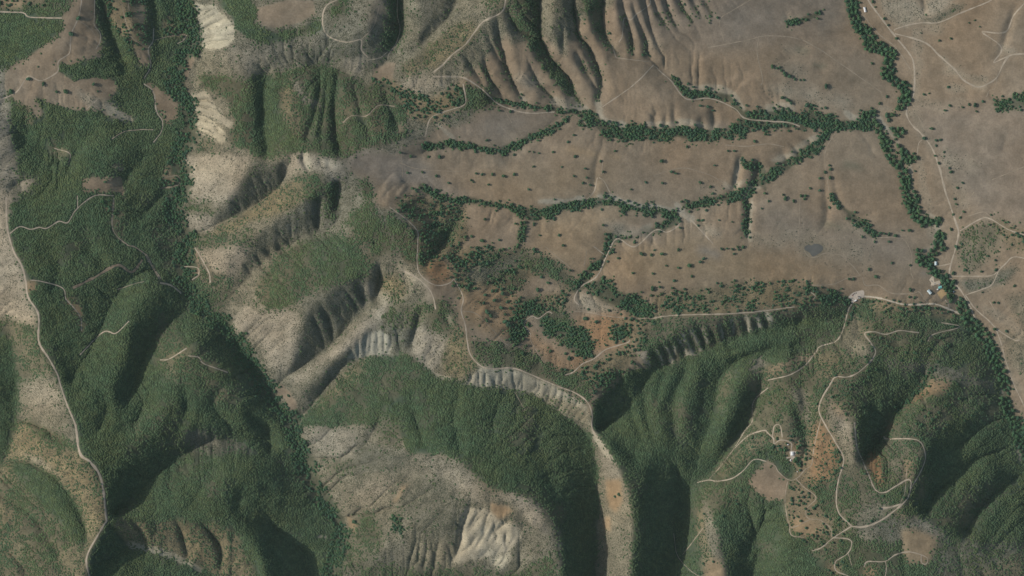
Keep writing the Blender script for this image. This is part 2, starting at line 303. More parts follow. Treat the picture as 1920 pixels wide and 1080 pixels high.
def laplace():
    H = None
    for f in (32, 16, 8, 4, 2, 1):
        s = ST*f; h = (Y1-Y0)//s+2; w = (X1-X0)//s+2
        zs = np.zeros((h, w)); n = np.zeros((h, w))
        for L in MACRO:
            P = smooth_line(L, 1.5*f if f < 8 else 6)
            ii = np.clip(np.round((P[:, 0]-X0)/s).astype(int), 0, w-1); jj = np.clip(np.round((P[:, 1]-Y0)/s).astype(int), 0, h-1)
            np.add.at(zs, (jj, ii), P[:, 2]); np.add.at(n, (jj, ii), 1)
        c = n > 0; zc = np.where(c, zs/np.maximum(n, 1), 0)
        if H is None: H = np.full((h, w), 100.0)
        else:
            hh, ww = H.shape
            yy = np.clip(np.arange(h)*0.5, 0, hh-1.001); xx = np.clip(np.arange(w)*0.5, 0, ww-1.001)
            yi = yy.astype(int); xi = xx.astype(int); fy = (yy-yi)[:, None]; fx = (xx-xi)[None, :]
            H = (H[yi][:, xi]*(1-fx)+H[yi][:, xi+1]*fx)*(1-fy)+(H[yi+1][:, xi]*(1-fx)+H[yi+1][:, xi+1]*fx)*fy
        H = np.where(c, zc, H)
        for _ in range({32: 300, 16: 200, 8: 120, 4: 80, 2: 50, 1: 30}[f]):
            p = np.pad(H, 1, mode='edge')
            H = np.where(c, zc, (p[:-2, 1:-1]+p[2:, 1:-1]+p[1:-1, :-2]+p[1:-1, 2:])*0.25)
    return H[:GH, :GW].astype(np.float32)
for q_ in ('364,32 380,25 400,18','368,42 388,35 408,28','375,52 396,45 424,36','380,59 405,56 436,48','382,70 402,67 432,64','382,80 405,77 436,74','384,88 410,84 428,80','360,186 385,186 402,196','361,198 380,201 400,206 414,212','364,210 384,216 400,222','364,222 388,228 404,238','366,234 386,240 402,250','372,248 392,257 406,266','400,238 412,246 422,256'):
    p_ = [tuple(float(v) for v in t.split(',')) for t in q_.split()]; GUL.append((5.5, [(x, y, (13, 9, 2, 2)[i]) for i, (x, y) in enumerate(p_)]))
GUL = [(w, [(x, y, d*.74) for x, y, d in L]) if max(p[1] for p in L) < 212 and min(p[0] for p in L) > 860 else (w, L) for w, L in GUL]
_q = random.Random(5)
for k in range(26):                                  # fan of short branching gullies in the bare badlands
    x = _q.uniform(882, 972); y = _q.uniform(955, 1020)+max(0, (x-910)*.35); L_ = _q.uniform(18, 46); a_ = math.radians(_q.uniform(98, 138)); x2, y2 = x+math.cos(a_)*L_, min(1058, y+math.sin(a_)*L_)
    GUL.append((_q.uniform(3.2, 6), [(x, y, 2), ((x+x2)/2+_q.uniform(-3, 3), (y+y2)/2, _q.uniform(7, 15)), (x2, y2, 5)]))
for k in range(16):
    x = _q.uniform(672, 735); y = _q.uniform(620, 640); GUL.append((_q.uniform(2.8, 4.6), [(x, y, 2), (x+_q.uniform(-3, 2), y+14, _q.uniform(4, 11)), (x+_q.uniform(-6, 3), 664, 6)]))
for k in range(26):
    x = _q.uniform(880, 1085); y = 695+max(0, x-960)*.28+_q.uniform(0, 6); GUL.append((_q.uniform(2.8, 4.6), [(x, y, 2), (x-_q.uniform(0, 4), y+12, _q.uniform(4, 10)), (x-_q.uniform(3, 9), y+26, 5)]))
_r = random.Random(77)
GUL = [(w*_r.uniform(.7, 1.5), [(x+_r.uniform(-3.5, 3.5), y+_r.uniform(-3, 3), d*_r.uniform(.45, 1.35)) for x, y, d in L]) if w <= 7 else (w, L) for w, L in GUL]
Z = laplace()
Z = np.where(Z > 30, 30+(Z-30)*(1+.38*np.clip((1150-PX*.55-PY*-.45-300)/500, 0, 1)), Z)   # the wooded west and south stand steeper than the pastures
Zb = blur(Z, 7); Z = np.where(Z > Zb, Zb*0.85+Z*0.15, Z)          # crests round off, valley lines stay sharp
Z = Z*0.6 + blur(Z, 2)*0.4
carve = np.zeros_like(Z)
for w, L in GUL:
    s, d, v = line_dist(smooth_line(L, 4), w*1.3, warp=0.35)
    w2 = w*1.25*(1+0.25*WX[s]/7)
    c = v*np.clip(1-d/w2, 0, 1)**1.35
    carve[s] = np.maximum(carve[s], c)
Z = Z - carve
slope = np.clip(blur(np.hypot(*np.gradient(blur(Z, 4))), 8)/1.1, 0, 1)
def ridged(cell, seed): return 1-np.abs(fbm(cell, seed, 2, .4))*2.2
steep = np.clip((blur(np.hypot(*np.gradient(blur(Z, 3))), 6)-.42)/.7, 0, 1)          # 0 on the pastures, 1 on the hillsides
Z = Z + steep*((ridged(70, 610)-.5)*5 + (ridged(30, 620)-.5)*3) + noise(5, 640)*.5
def incise(Z, n, k):
    """running water: each cell drains to its steepest neighbour and wears down with the area it drains"""
    H, Wd = Z.shape; base = np.arange(H*Wd).reshape(H, Wd)
    kk = (k*(.10+.90*steep)).ravel()
    for it in range(n):
        best = np.zeros((H, Wd)); rec = base.copy(); dist = np.ones((H, Wd))
        c = Z[1:-1, 1:-1]
        for dy, dx in ((0,1),(0,-1),(1,0),(-1,0),(1,1),(1,-1),(-1,1),(-1,-1)):
            L = math.hypot(dx, dy); d = (c-Z[1+dy:H-1+dy, 1+dx:Wd-1+dx])/L*(1+.12*noise(4, 700+it*9+dy*3+dx)[1:-1, 1:-1])
            m = d > best[1:-1, 1:-1]
            best[1:-1, 1:-1][m] = d[m]; rec[1:-1, 1:-1][m] = base[1+dy:H-1+dy, 1+dx:Wd-1+dx][m]; dist[1:-1, 1:-1][m] = L
        order = np.argsort(Z.ravel(), kind='stable').tolist(); rl = rec.ravel().tolist(); A = [1.0]*(H*Wd)
        for i in reversed(order):
            r_ = rl[i]
            if r_ != i: A[r_] += A[i]
        f = (kk*np.sqrt(np.minimum(np.array(A), 2500))/dist.ravel()).tolist(); zl = Z.ravel().tolist()
        for i in order:
            r_ = rl[i]
            if r_ != i:
                fi = f[i]; zl[i] = (zl[i]+fi*zl[r_])/(1+fi)
        Z = np.array(zl).reshape(H, Wd); Z = Z*.93+blur(Z, 1)*.07
    return Z
Z = incise(Z.astype(np.float64), 9, .032)
# natural drainage: many small runs of water wear fine rills down the slopes
def wear(Z, n, steps, k, seed):
    r = np.random.default_rng(seed)
    x = r.uniform(2, GW-3, n); y = r.uniform(2, GH-3, n); vx = np.zeros(n); vy = np.zeros(n); load = np.zeros(n)
    for st in range(steps):
        xi = x.astype(int); yi = y.astype(int); fx = x-xi; fy = y-yi
        a = Z[yi, xi]; b = Z[yi, xi+1]; c = Z[yi+1, xi]; d = Z[yi+1, xi+1]
        gx_ = (b-a)*(1-fy)+(d-c)*fy; gy_ = (c-a)*(1-fx)+(d-b)*fx
        sl2 = np.hypot(gx_, gy_)+1e-6
        vx = vx*0.45-gx_/sl2*0.55; vy = vy*0.45-gy_/sl2*0.55
        sp = np.hypot(vx, vy)+1e-6; vx /= sp; vy /= sp
        cap = np.clip(sl2, 0, 2.2)*k*min(1, (st+1)/12)
        dz = np.where(load < cap, (cap-load)*0.28, (cap-load)*0.10)
        load += dz
        for (ox, oy, ww) in ((0, 0, (1-fx)*(1-fy)), (1, 0, fx*(1-fy)), (0, 1, (1-fx)*fy), (1, 1, fx*fy)):
            np.subtract.at(Z, (yi+oy, xi+ox), dz*ww)
        x = np.clip(x+vx, 1, GW-3); y = np.clip(y+vy, 1, GH-3)
    return Z
Z = wear(Z.astype(np.float64), 60000, 24, 0.35, 3).astype(np.float32)
Zs = blur(Z, 1); Z = np.where(Z > Zs, Zs, Z*.75+Zs*.25)
rough = np.clip(np.abs(np.gradient(blur(Z, 3))[0])+np.abs(np.gradient(blur(Z, 3))[1]), 0, 2.5)
Z = Z + fbm(20, 300, 3)*(0.12+.5*rough) + fbm(90, 310, 2)*.8

def flat_at(poly, z=None, soft=2, dz=0.0):
    s, m = poly_mask(poly, 0, soft)
    zz = float((Z[s]*m).sum()/m.sum()) if z is None else z
    Z[s] = Z[s]*(1-m)+(zz+dz)*m

# ------------------------------------------------------------------ ground cover: colour, canopy, trees, scrub
R = lambda *c: np.array(c, np.float32)
GRASS = R(.268,.200,.142)
CLS = {  # ground colour, chaparral canopy, big-tree canopy, low scrub, scrub speckle in the soil
 'grass':   (GRASS, 0, 0, .0, .05),
 'dry':     (R(.300,.212,.132), 0, 0, .0, .05),
 'grey':    (R(.240,.196,.160), 0, 0, .0, .05),
 'pale':    (R(.345,.290,.225), 0, 0, .30, .5),
 'white':   (R(.430,.375,.290), 0, 0, .06, .2),
 'cream':   (R(.470,.405,.300), 0, 0, .02, .15),
 'creamgrey': (R(.390,.340,.262), 0, 0, .05, .35),
 'scrub':   (R(.240,.208,.155), .03, 0, .70, .8),
 'greyscrub': (R(.195,.180,.142), .04, 0, .85, .9),
 'moist':   (R(.150,.142,.100), 0, 0, .0, .05),
 'greenscrub': (R(.165,.145,.100), .50, 0, .50, .5),
 'gold':    (R(.240,.190,.115), .22, 0, .85, .7),
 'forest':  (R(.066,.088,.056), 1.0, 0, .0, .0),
 'mixed':   (R(.150,.132,.086), .58, .08, .5, .4),
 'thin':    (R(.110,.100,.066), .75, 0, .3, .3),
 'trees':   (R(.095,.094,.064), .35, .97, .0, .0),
 'park':    (R(.235,.180,.115), .0, .34, .25, .3),
 'parkg':   (R(.215,.165,.102), .10, .38, .45, .35),
 'orange':  (R(.325,.185,.100), .05, .0, .25, .2),
 'wash':    (R(.400,.345,.270), .0, .0, .0, .1),
}
Cc_ = np.zeros((GH, GW, 3), np.float32); Cc_[:] = GRASS
FD = np.zeros((GH, GW), np.float32); TD = FD.copy(); SD = FD.copy(); SP = FD.copy()+.05
def apply(s, m, cls, k=1.0):
    c, f, t, sh, sp = CLS[cls]; m = m*k
    Cc_[s] = Cc_[s]*(1-m[..., None])+c*m[..., None]
    FD[s] = FD[s]*(1-m)+f*m; TD[s] = TD[s]*(1-m)+t*m; SD[s] = SD[s]*(1-m)+sh*m; SP[s] = SP[s]*(1-m)+sp*m
def area(cls, pts, warp=1.0, soft=1.5, k=1.0):
    s, m = poly_mask(pts, warp, soft); apply(s, m, cls, k)
def strip(cls, pts, w, warp=.5, soft=1.5, k=1.0, jag=.6):
    s, d, v = line_dist(smooth_line(pts, 5), w, warp)
    ww = w*(1+jag*noise(14, 77)[s])
    apply(s, np.clip((ww-d)/soft+.5, 0, 1), cls, k)
P2 = lambda s: [tuple(float(v) for v in q.split(',')) for q in s.split()]

GALP = [P2('1583,-10 1606,-10 1610,30 1617,50 1632,52 1638,75 1660,82 1680,95 1682,110 1672,115 1680,145 1700,155 1708,175 1705,195 1690,207 1680,208 1682,195 1692,180 1690,168 1675,160 1655,145 1652,135 1658,105 1640,97 1622,92 1617,70 1603,55 1590,25'),
 P2('1614,210 1640,205 1645,214 1625,222 1612,218'),P2('1662,216 1678,212 1675,222 1664,226'),
 P2('1634,223 1648,228 1660,255 1672,265 1672,290 1690,305 1700,320 1708,335 1705,350 1720,365 1725,400 1735,408 1748,413 1733,427 1715,415 1700,390 1690,360 1688,330 1672,308 1658,290 1650,260'),
 P2('1670,238 1690,240 1697,255 1680,257'),P2('1683,270 1692,278 1705,292 1718,294 1712,304 1698,307 1685,285'),P2('1745,410 1762,410 1760,422 1748,420'),
 P2('1757,433 1772,436 1768,455 1772,465 1760,477 1750,482 1740,477 1752,460'),
 P2('1717,470 1727,466 1737,485 1752,486 1762,510 1776,515 1789,530 1791,550 1783,567 1774,560 1770,540 1760,520 1748,515 1738,500 1720,497'),
 P2('1797,555 1815,570 1820,590 1842,610 1862,640 1877,680 1895,720 1890,742 1862,692 1845,652 1825,622 1805,602 1795,580'),
 P2('1872,742 1890,737 1905,780 1925,800 1925,870 1905,832 1890,792 1880,772')]
# --- broad mosaic
area('grey', P2('1100,-160 1600,-160 1560,60 1300,100 1160,60'), 1, 8, .6)
area('scrub', P2('345,-160 1150,-160 1150,10 1080,40 1060,110 1040,90 1010,60 960,90 960,60 900,120 850,160 870,200 800,250 740,290 650,310 700,380 780,430 800,560 860,620 880,680 1000,700 1105,760 1110,820 900,740 760,670 700,680 560,800 420,600 340,500 330,300 360,200 340,120'), 1, 2)
area('forest', P2('-160,-160 335,-160 350,0 372,60 382,90 340,120 350,200 372,240 335,285 355,330 350,370 335,400 365,450 375,520 390,570 440,610 500,720 560,790 590,880 640,960 650,1010 640,1240 -160,1240'), .6, 1.5)
area('grey', P2('650,285 700,280 760,290 800,310 830,345 900,370 860,375 790,350 740,340 690,330 640,310'), 1, 5)
area('dry', P2('860,330 1000,320 1100,300 1180,330 1110,360 1000,390 900,370'), 1, 10, .6)
area('dry', P2('990,400 1120,380 1200,390 1150,430 1120,490 1060,520 1000,480'), 1, 10, .7)
area('dry', P2('1160,470 1300,440 1420,470 1560,500 1580,530 1400,530 1250,540 1130,520'), 1, 10, .8)
area('grey', P2('1400,380 1500,400 1600,420 1700,450 1720,500 1560,470 1440,440'), 1, 10, .8)
area('grey', P2('860,220 960,200 1050,215 990,250 900,265 830,265'), 1, 8, .7)
area('grey', P2('1700,200 1960,180 2080,240 2080,420 1850,420 1780,330 1740,260'), 1, 8, .7)
area('grey', P2('1280,0 1580,-20 1590,60 1400,70 1300,70'), 1, 12, .6)
area('pale', P2('1650,0 1720,0 1740,30 1690,50 1665,30'), 1, 2)
area('pale', P2('1735,50 1760,45 1768,55 1755,62 1738,58'), 1, 3)
area('pale', P2('1735,0 1790,0 1760,25 1740,25'), 1, 2)
area('greyscrub', P2('1735,35 1800,8 1810,10 1760,40 1720,42'), .8, 2)
area('grey', P2('1480,60 1700,100 1670,150 1500,80'), 1, 10, .3)
# --- north central
area('gold', P2('780,110 850,50 890,40 900,60 860,95 815,130 790,130 760,145 750,120'), 1, 2)
area('grass', P2('700,130 725,116 740,118 735,150 722,158 695,155'), .5, 1)
area('pale', P2('735,155 760,145 800,140 850,145 850,160 800,175 770,185 745,170'), 1, 3)
area('grass', P2('480,12 540,0 590,0 595,25 560,45 520,55 495,50 470,30'), .6, 1)
area('forest', P2('405,-60 440,-60 475,10 480,32 470,45 520,62 560,55 600,33 607,55 570,72 520,82 480,74 440,55 430,30 412,10'), .6, 1)
area('thin', P2('625,0 650,-20 652,20 635,32 615,25'), .6, 2)
area('grass', P2('660,-160 740,-160 735,30 700,60 690,40 700,0'), 1, 5, .7)
area('greyscrub', P2('540,75 600,60 640,80 700,90 690,120 640,110 600,120 540,110 480,130 440,120 480,90'), 1, 3)
area('pale', P2('480,85 520,80 600,65 605,85 540,95 490,110'), 1, 3, .6)
area('pale', P2('640,110 690,105 680,140 650,130'), 1, 2)
area('thin', P2('735,-60 755,-60 758,60 740,90 715,105 722,60'), .5, 3)
area('greenscrub', P2('900,0 930,-20 990,-10 960,30 920,30'), 1, 3, .7)
area('park', P2('700,155 740,150 800,190 860,160 880,180 850,215 800,235 760,220'), 1, 2)
area('parkg', P2('790,200 830,180 870,165 870,195 830,212'), 1, 2)
area('thin', P2('372,140 420,142 440,150 480,150 500,140 560,130 600,118 640,135 670,152 700,156 742,182 762,205 752,232 766,255 735,268 680,280 650,292 640,300 600,292 560,285 520,292 490,302 470,285 440,275 428,262 440,220 425,190 400,170 375,160'), .7, 1.5)
area('gold', P2('520,160 545,150 560,180 575,220 570,260 545,270 530,220'), 1, 3, .8)
area('scrub', P2('545,150 560,150 580,180 600,200 615,205 600,215 570,190'), 1, 2, .9)
area('pale', P2('550,152 560,150 572,175 583,195 575,195'), 1, 2, .8)
area('gold', P2('695,190 712,200 720,240 700,262 695,230'), 1, 2, .7)
area('gold', P2('640,180 660,190 655,240 640,230'), 1, 3, .5)
area('forest', P2('482,140 512,145 522,180 528,220 550,262 556,285 520,292 490,292 478,240'), .6, 2)
area('forest', P2('600,135 634,135 634,180 622,205 600,190'), .6, 2)
area('forest', P2('582,215 600,225 610,260 630,290 600,292 575,280'), .8, 2)
area('forest', P2('665,215 695,220 680,270 668,272'), .8, 2)
area('forest', P2('720,190 745,200 757,225 740,245 720,230'), .8, 2)
area('grass', P2('745,235 765,230 745,258 735,250'), .8, 2, .7)
area('thin', P2('868,158 907,166 938,188 915,200 870,212 852,192'), .6, 2)
area('greyscrub', P2('835,218 895,200 880,225 850,240 828,232'), .6, 2)
# --- cliffs east of the river
area('cream', P2('359,3 383,10 403,8 410,22 422,28 438,50 440,75 430,85 410,93 378,90 378,70 380,55 368,30'), .25, 1)
area('creamgrey', P2('398,15 408,14 414,35 408,42 398,36'), .6, 1.5)
area('pale', P2('440,85 480,80 500,110 470,140 430,130 400,110'), 1, 3, .6)
area('creamgrey', P2('357,172 365,176 386,170 394,176 402,198 415,215 437,230 430,240 415,232 400,225 380,215 362,212'), .3, 1)
area('cream', P2('358,178 372,180 392,188 408,208 412,216 396,212 366,206'), .3, 1, .5)
area('cream', P2('362,214 384,218 404,232 422,248 424,262 415,272 405,262 390,252 366,240'), .3, 1)
area('greenscrub', P2('372,262 400,262 410,280 400,298 360,290'), 1, 2)
area('pale', P2('334,290 372,290 440,290 472,296 465,330 440,372 400,392 368,384 352,350'), .8, 2)
area('cream', P2('355,300 400,296 460,302 455,320 400,330 360,325'), 1, 4, .25)
area('greyscrub', P2('470,300 520,300 532,325 525,345 490,372 430,408 400,420 445,370'), .5, 2)
area('pale', P2('530,300 548,288 600,290 640,300 650,330 640,345 600,325 560,322 535,330'), .6, 2)
area('creamgrey', P2('566,290 575,285 585,300 580,318 572,315'), .4, 1)
area('white', P2('600,300 640,305 640,315 605,312'), .8, 2, .7)
area('thin', P2('560,325 600,330 610,350 590,365 565,360'), 1, 3)
area('gold', P2('520,350 560,335 580,360 565,380 520,400 470,420 440,440 400,450 370,448 400,425 440,408 490,380'), 1, 2)
area('greenscrub', P2('345,378 400,380 412,400 380,418 350,405'), 1, 2)
area('pale', P2('335,402 385,400 412,410 395,440 362,428'), .8, 2)
area('greenscrub', P2('362,440 440,440 480,430 470,460 420,470 380,462'), 1, 2)
area('pale', P2('370,470 420,462 470,460 460,490 440,520 400,515 380,490'), .8, 2)
area('greenscrub', P2('385,500 430,520 440,545 412,585 385,570 372,540'), 1, 2)
area('greyscrub', P2('480,480 520,450 560,428 597,410 600,380 565,385 520,410 490,440 470,480 440,540'), .6, 2)
area('scrub', P2('600,380 618,395 620,425 597,432'), .5, 2)
area('thin', P2('566,345 600,342 598,378 570,372'), .8, 2)
area('thin', P2('604,345 640,340 636,395 618,420 606,380'), .7, 2)
area('scrub', P2('640,330 700,345 690,375 660,395 640,390'), 1, 2)
area('thin', P2('672,340 690,342 700,360 695,380 680,378'), .8, 1)
# domed hill
area('thin', P2('480,530 520,480 580,445 640,440 665,450 680,480 672,520 620,545 580,550 535,580 500,580 478,560'), .8, 2)
area('forest', P2('570,450 640,445 668,460 678,500 655,525 610,520 590,500'), 1, 3, .7)
area('thin', P2('690,380 710,395 735,430 740,470 700,490 690,520 668,520 690,470 650,420 655,400'), .8, 2)
area('gold', P2('650,425 690,440 690,500 670,470'), 1, 3, .5)
area('greyscrub', P2('692,385 740,395 780,430 782,445 745,440 715,415'), .6, 2)
area('pale', P2('430,600 460,570 500,585 545,580 560,600 560,650 540,700 500,700 470,660 440,620'), 1, 3)
area('scrub', P2('440,640 480,640 520,700 530,730 500,725 470,690'), 1, 3)
area('greyscrub', P2('560,560 620,540 670,525 700,530 706,556 680,576 615,650 570,690 570,620'), .6, 4)
area('pale', P2('680,528 700,530 704,555 690,560'), .6, 1.5)
area('scrub', P2('440,545 470,530 480,560 500,590 460,575 430,600'), .8, 1)
area('thin', P2('720,395 760,420 783,450 782,500 760,490 745,460 730,430'), .8, 1)
area('gold', P2('712,520 740,512 760,530 758,555 735,560 712,555'), .8, 2)
area('white', P2('710,550 730,548 722,575 708,572'), 1, 2, .5)
area('pale', P2('715,575 735,565 720,600 690,640 650,660 590,690 560,720 540,718 580,690 640,640'), .8, 2)
area('greenscrub', P2('735,560 800,570 815,595 790,600 780,620 735,615 715,600'), .8, 2)
area('white', P2('745,490 757,508 800,525 818,580 808,575 798,540 770,525 752,515'), .4, 2, .8)
area('thin', P2('815,560 845,570 858,600 840,625 815,625 800,600'), .8, 2)
area('creamgrey', P2('825,588 838,585 848,605 848,615 835,600'), .9, 2, .55)
area('creamgrey', P2('668,650 690,625 712,620 728,628 736,650 730,665 695,667 668,675 650,672'), .3, 1)
area('cream', P2('700,622 722,624 732,650 728,662 704,662'), .4, 1, .4)
area('greyscrub', P2('730,615 770,618 765,660 738,660'), .5, 1.5)
area('pale', P2('780,610 835,630 832,660 822,690 800,700 770,668'), .6, 2)
area('gold', P2('850,610 872,620 882,670 900,690 860,715 830,700 835,650'), .8, 2)
area('creamgrey', P2('765,668 800,690 830,705 870,718 900,690 960,692 1040,722 1100,760 1112,800 1060,778 1000,735 920,725 860,722 820,712'), .4, 1)
area('gold', P2('1000,735 1060,745 1100,765 1112,800 1060,780'), .8, 2, .6)
# mosaic right of the trail ridge
area('parkg', P2('740,375 780,365 830,375 880,395 880,430 860,470 820,500 800,520 785,510 783,450 760,410'), .8, 2)
area('forest', P2('815,430 860,410 880,400 845,455 825,470 810,465'), 1.2, 4, .7)
area('grass', P2('880,390 970,392 1000,405 990,460 930,470 880,465 880,430'), 1, 2)
area('orange', P2('800,495 830,485 850,515 845,530 815,535 800,515'), 1, 2, .8)
area('parkg', P2('840,470 900,462 960,470 980,480 1040,500 1075,540 1060,580 1000,590 970,560 900,545 860,560 850,520'), 1.2, 2)
area('thin', P2('920,470 960,478 990,520 960,550 930,520 900,500'), 1, 2, .7)
area('greyscrub', P2('860,510 920,495 990,470 1000,480 940,510 890,530'), .8, 3)
area('thin', P2('960,460 1040,490 1075,520 1085,545 1050,530 1000,510 975,490'), .8, 2)
area('grass', P2('960,550 1000,515 1040,520 1060,545 1000,560 960,575'), .8, 3)
area('dry', P2('870,560 920,535 980,560 985,620 960,640 900,620 870,600'), 1, 3)
area('trees', P2('965,560 1010,555 1010,580 985,600 985,630 960,650 950,620 960,590'), 1, 2)
area('thin', P2('1000,590 1050,580 1075,600 1060,640 1030,620 1010,600'), 1, 2)
area('trees', P2('1010,600 1060,610 1055,630 1025,625'), 1, 2)
area('orange', P2('985,615 1000,625 1040,650 1070,690 1050,695 1010,665 985,645'), 1, 4, .55)
area('orange', P2('1080,590 1130,600 1200,600 1180,640 1120,650 1090,690 1060,700 1080,650'), 1, 4, .8)
area('pale', P2('1090,550 1110,560 1140,570 1170,585 1150,590 1110,585 1080,570'), .8, 3)
area('orange', P2('870,560 930,545 980,565 985,610 950,635 900,615'), 1, 6, .35)
area('orange', P2('1110,590 1170,598 1190,630 1150,655 1110,640'), 1.2, 4, .6)
area('trees', P2('1062,615 1100,612 1112,640 1112,670 1080,668 1062,650'), .9, 1.5)
area('trees', P2('1095,530 1140,522 1160,545 1200,560 1230,580 1225,610 1190,600 1180,585 1140,570 1110,555'), .8, 1.5)
area('park', P2('1150,600 1200,600 1230,620 1200,650 1140,640'), 1, 3)
area('trees', P2('1150,615 1175,612 1180,630 1160,635'), 1, 2)
area('trees', P2('1195,620 1230,625 1220,650 1200,645'), 1, 2, .8)
area('parkg', P2('1230,550 1300,545 1380,528 1480,530 1560,545 1580,560 1560,575 1500,580 1440,580 1370,590 1290,592 1230,590'), 1, 2)
area('greenscrub', P2('1230,595 1290,592 1370,590 1440,585 1500,580 1480,595 1400,598 1330,610 1290,625 1220,655 1200,650 1220,620'), .7, 2)
area('thin', P2('880,640 940,645 990,660 1040,690 1080,700 1110,720 1105,755 1040,720 980,695 900,685 880,660'), .8, 2)
area('parkg', P2('1080,690 1170,650 1200,660 1170,700 1130,740 1105,730'), .8, 2)
# bluff and canyon forest
area('thin', P2('1200,660 1290,625 1400,600 1500,585 1560,570 1590,580 1580,600 1440,615 1330,652 1226,690 1215,680'), .5, 2)
area('pale', P2('1195,662 1212,655 1222,690 1205,680'), .6, 1)
area('forest', P2('1108,812 1112,770 1125,745 1150,725 1175,695 1226,690 1290,667 1370,634 1440,612 1540,592 1595,575 1585,620 1560,650 1500,665 1440,690 1420,745 1400,800 1350,870 1305,905 1300,960 1330,1000 1340,1100 1320,1240 1180,1240 1184,1000 1180,930 1150,860'), .5, 1.5)
for ax, ay, bx, by in [(1232,656,1242,682),(1248,650,1260,676),(1264,648,1266,662),(1274,640,1290,664),(1282,630,1300,664),(1298,620,1314,655),(1318,620,1326,640),(1350,610,1356,634),(1370,600,1376,625),(1396,594,1404,618),(1418,594,1424,614),(1438,590,1446,606)]:
    strip('white', [(ax,ay),((ax+bx)/2+1,(ay+by)/2),(bx,by)], 3.4, .4, 2, .95, .8)
area('gold', P2('1215,730 1235,740 1250,790 1235,800 1222,770'), 1, 4, .4)
area('gold', P2('1270,760 1295,770 1290,830 1275,820'), 1, 4, .35)
area('gold', P2('1355,700 1375,690 1370,740 1350,780 1345,750'), 1, 3, .5)
area('forest', P2('560,795 600,745 640,705 690,672 765,667 830,712 920,727 1000,737 1060,782 1110,815 1122,870 1124,950 1118,1240 1050,1240 1052,1000 1010,945 960,925 925,922 900,900 862,862 830,852 770,850 745,810 740,790 715,800 650,798 575,800'), .7, 1.5)
area('thin', P2('590,760 640,715 690,680 700,720 680,780 620,790'), 1, 4, .6)
area('gold', P2('975,750 995,760 1000,830 985,840'), 1, 4, .5)
area('gold', P2('640,690 690,672 700,680 640,740 590,775 600,750'), .8, 3, .7)
# trail ridge southwards
area('scrub', P2('1112,800 1130,830 1160,880 1182,930 1186,1000 1180,1100 1180,1240 1120,1240 1122,950 1121,880 1112,830'), .4, 1.5)
area('white', P2('1108,800 1118,815 1135,835 1156,868 1150,872 1130,850 1112,820'), .5, 1)
area('pale', P2('1122,850 1150,860 1165,890 1160,910 1135,900 1124,880'), .8, 1.5, .7)
area('dry', P2('1135,900 1165,900 1168,940 1155,960 1140,950'), .6, 1.5)
area('dry', P2('1135,965 1145,970 1145,1000 1132,990'), .6, 1.5)
# bald hill
area('scrub', P2('565,798 640,800 700,800 735,780 742,812 770,852 830,855 862,864 900,905 925,925 960,925 1010,945 1052,1000 1050,1040 1045,1240 640,1240 650,1010 640,960 600,900'), .6, 1.5)
area('thin', P2('700,800 720,780 750,790 748,835 720,830'), 1, 3, .6)
area('thin', P2('600,845 680,850 690,870 640,890 610,880'), 1, 4, .6)
area('pale', P2('570,802 640,802 672,815 672,862 620,865 585,835'), .8, 3, .8)
area('greyscrub', P2('672,830 770,850 730,900 690,885 670,870'), .8, 4)
area('greyscrub', P2('780,900 870,890 880,950 860,1020 800,1010 750,960 740,920'), .9, 6)
area('pale', P2('700,900 735,890 720,930 680,950 660,930'), 1, 4, .6)
area('pale', P2('820,862 900,905 910,950 880,940 850,920'), 1, 4, .7)
area('pale', P2('770,855 830,858 850,900 800,890'), 1, 4, .4)
area('dry', P2('735,945 755,910 768,905 745,940'), .6, 1.5)
area('pale', P2('915,930 960,925 1000,940 1030,1000 1000,990 960,940'), .7, 2)
area('dry', P2('918,945 955,950 962,960 935,978 920,972'), .6, 1.5)
area('creamgrey', P2('862,960 880,953 910,955 935,975 970,985 978,1010 955,1035 925,1045 880,1050 845,1060 858,1020'), .5, 1.5)
area('cream', P2('900,985 930,990 920,1020 895,1035 885,1020'), 1, 3, .35)
area('cream', P2('880,1050 930,1045 958,1035 960,1050 940,1070 925,1062 905,1048'), .7, 1.5, .8)
area('greenscrub', P2('640,1010 690,1000 720,1020 700,1050 660,1070 630,1060'), 1, 3)
area('thin', P2('680,1060 760,1070 860,1070 960,1075 1040,1040 1050,1240 640,1240'), 1, 3)
area('thin', P2('650,990 690,965 720,990 700,1030 660,1010'), 1, 3)
area('trees', P2('735,960 752,965 752,1000 738,995'), .8, 1)
area('dry', P2('652,968 668,980 665,1000 655,990'), .8, 1.5)
# --- west
area('pale', P2('-160,120 8,130 14,180 22,250 36,330 70,336 50,362 20,385 14,430 25,470 40,497 48,527 50,560 68,590 70,618 50,610 20,600 -160,600'), .7, 2)
area('greenscrub', P2('-160,600 20,598 68,625 72,640 90,670 110,705 -160,720'), .8, 2)
area('scrub', P2('-160,720 30,720 60,705 105,705 125,757 142,797 148,840 120,820 60,790 -160,820'), .8, 2)
area('pale', P2('45,720 100,725 115,770 60,775'), 1, 3, .6)
area('gold', P2('-160,800 40,790 100,810 150,850 170,867 190,900 200,977 165,1040 165,1240 -160,1240'), .8, 2)
area('forest', P2('-160,610 10,620 22,660 34,700 36,770 22,830 0,880 -160,920'), .4, 2)
area('thin', P2('50,795 95,806 138,845 130,850 70,825'), .6, 2)
area('white', P2('35,850 75,860 115,895 122,905 95,885 60,868'), .7, 2, .6)
area('forest', P2('15,862 60,870 110,900 150,955 162,1000 155,1032 140,1010 80,950 30,900'), .4, 2)
area('thin', P2('-160,900 30,905 80,955 130,1010 120,1060 60,1020 20,940 -160,950'), 1, 3, .8)
area('thin', P2('0,960 80,990 140,1060 130,1240 -160,1240 -160,1000'), 1, 4, .6)
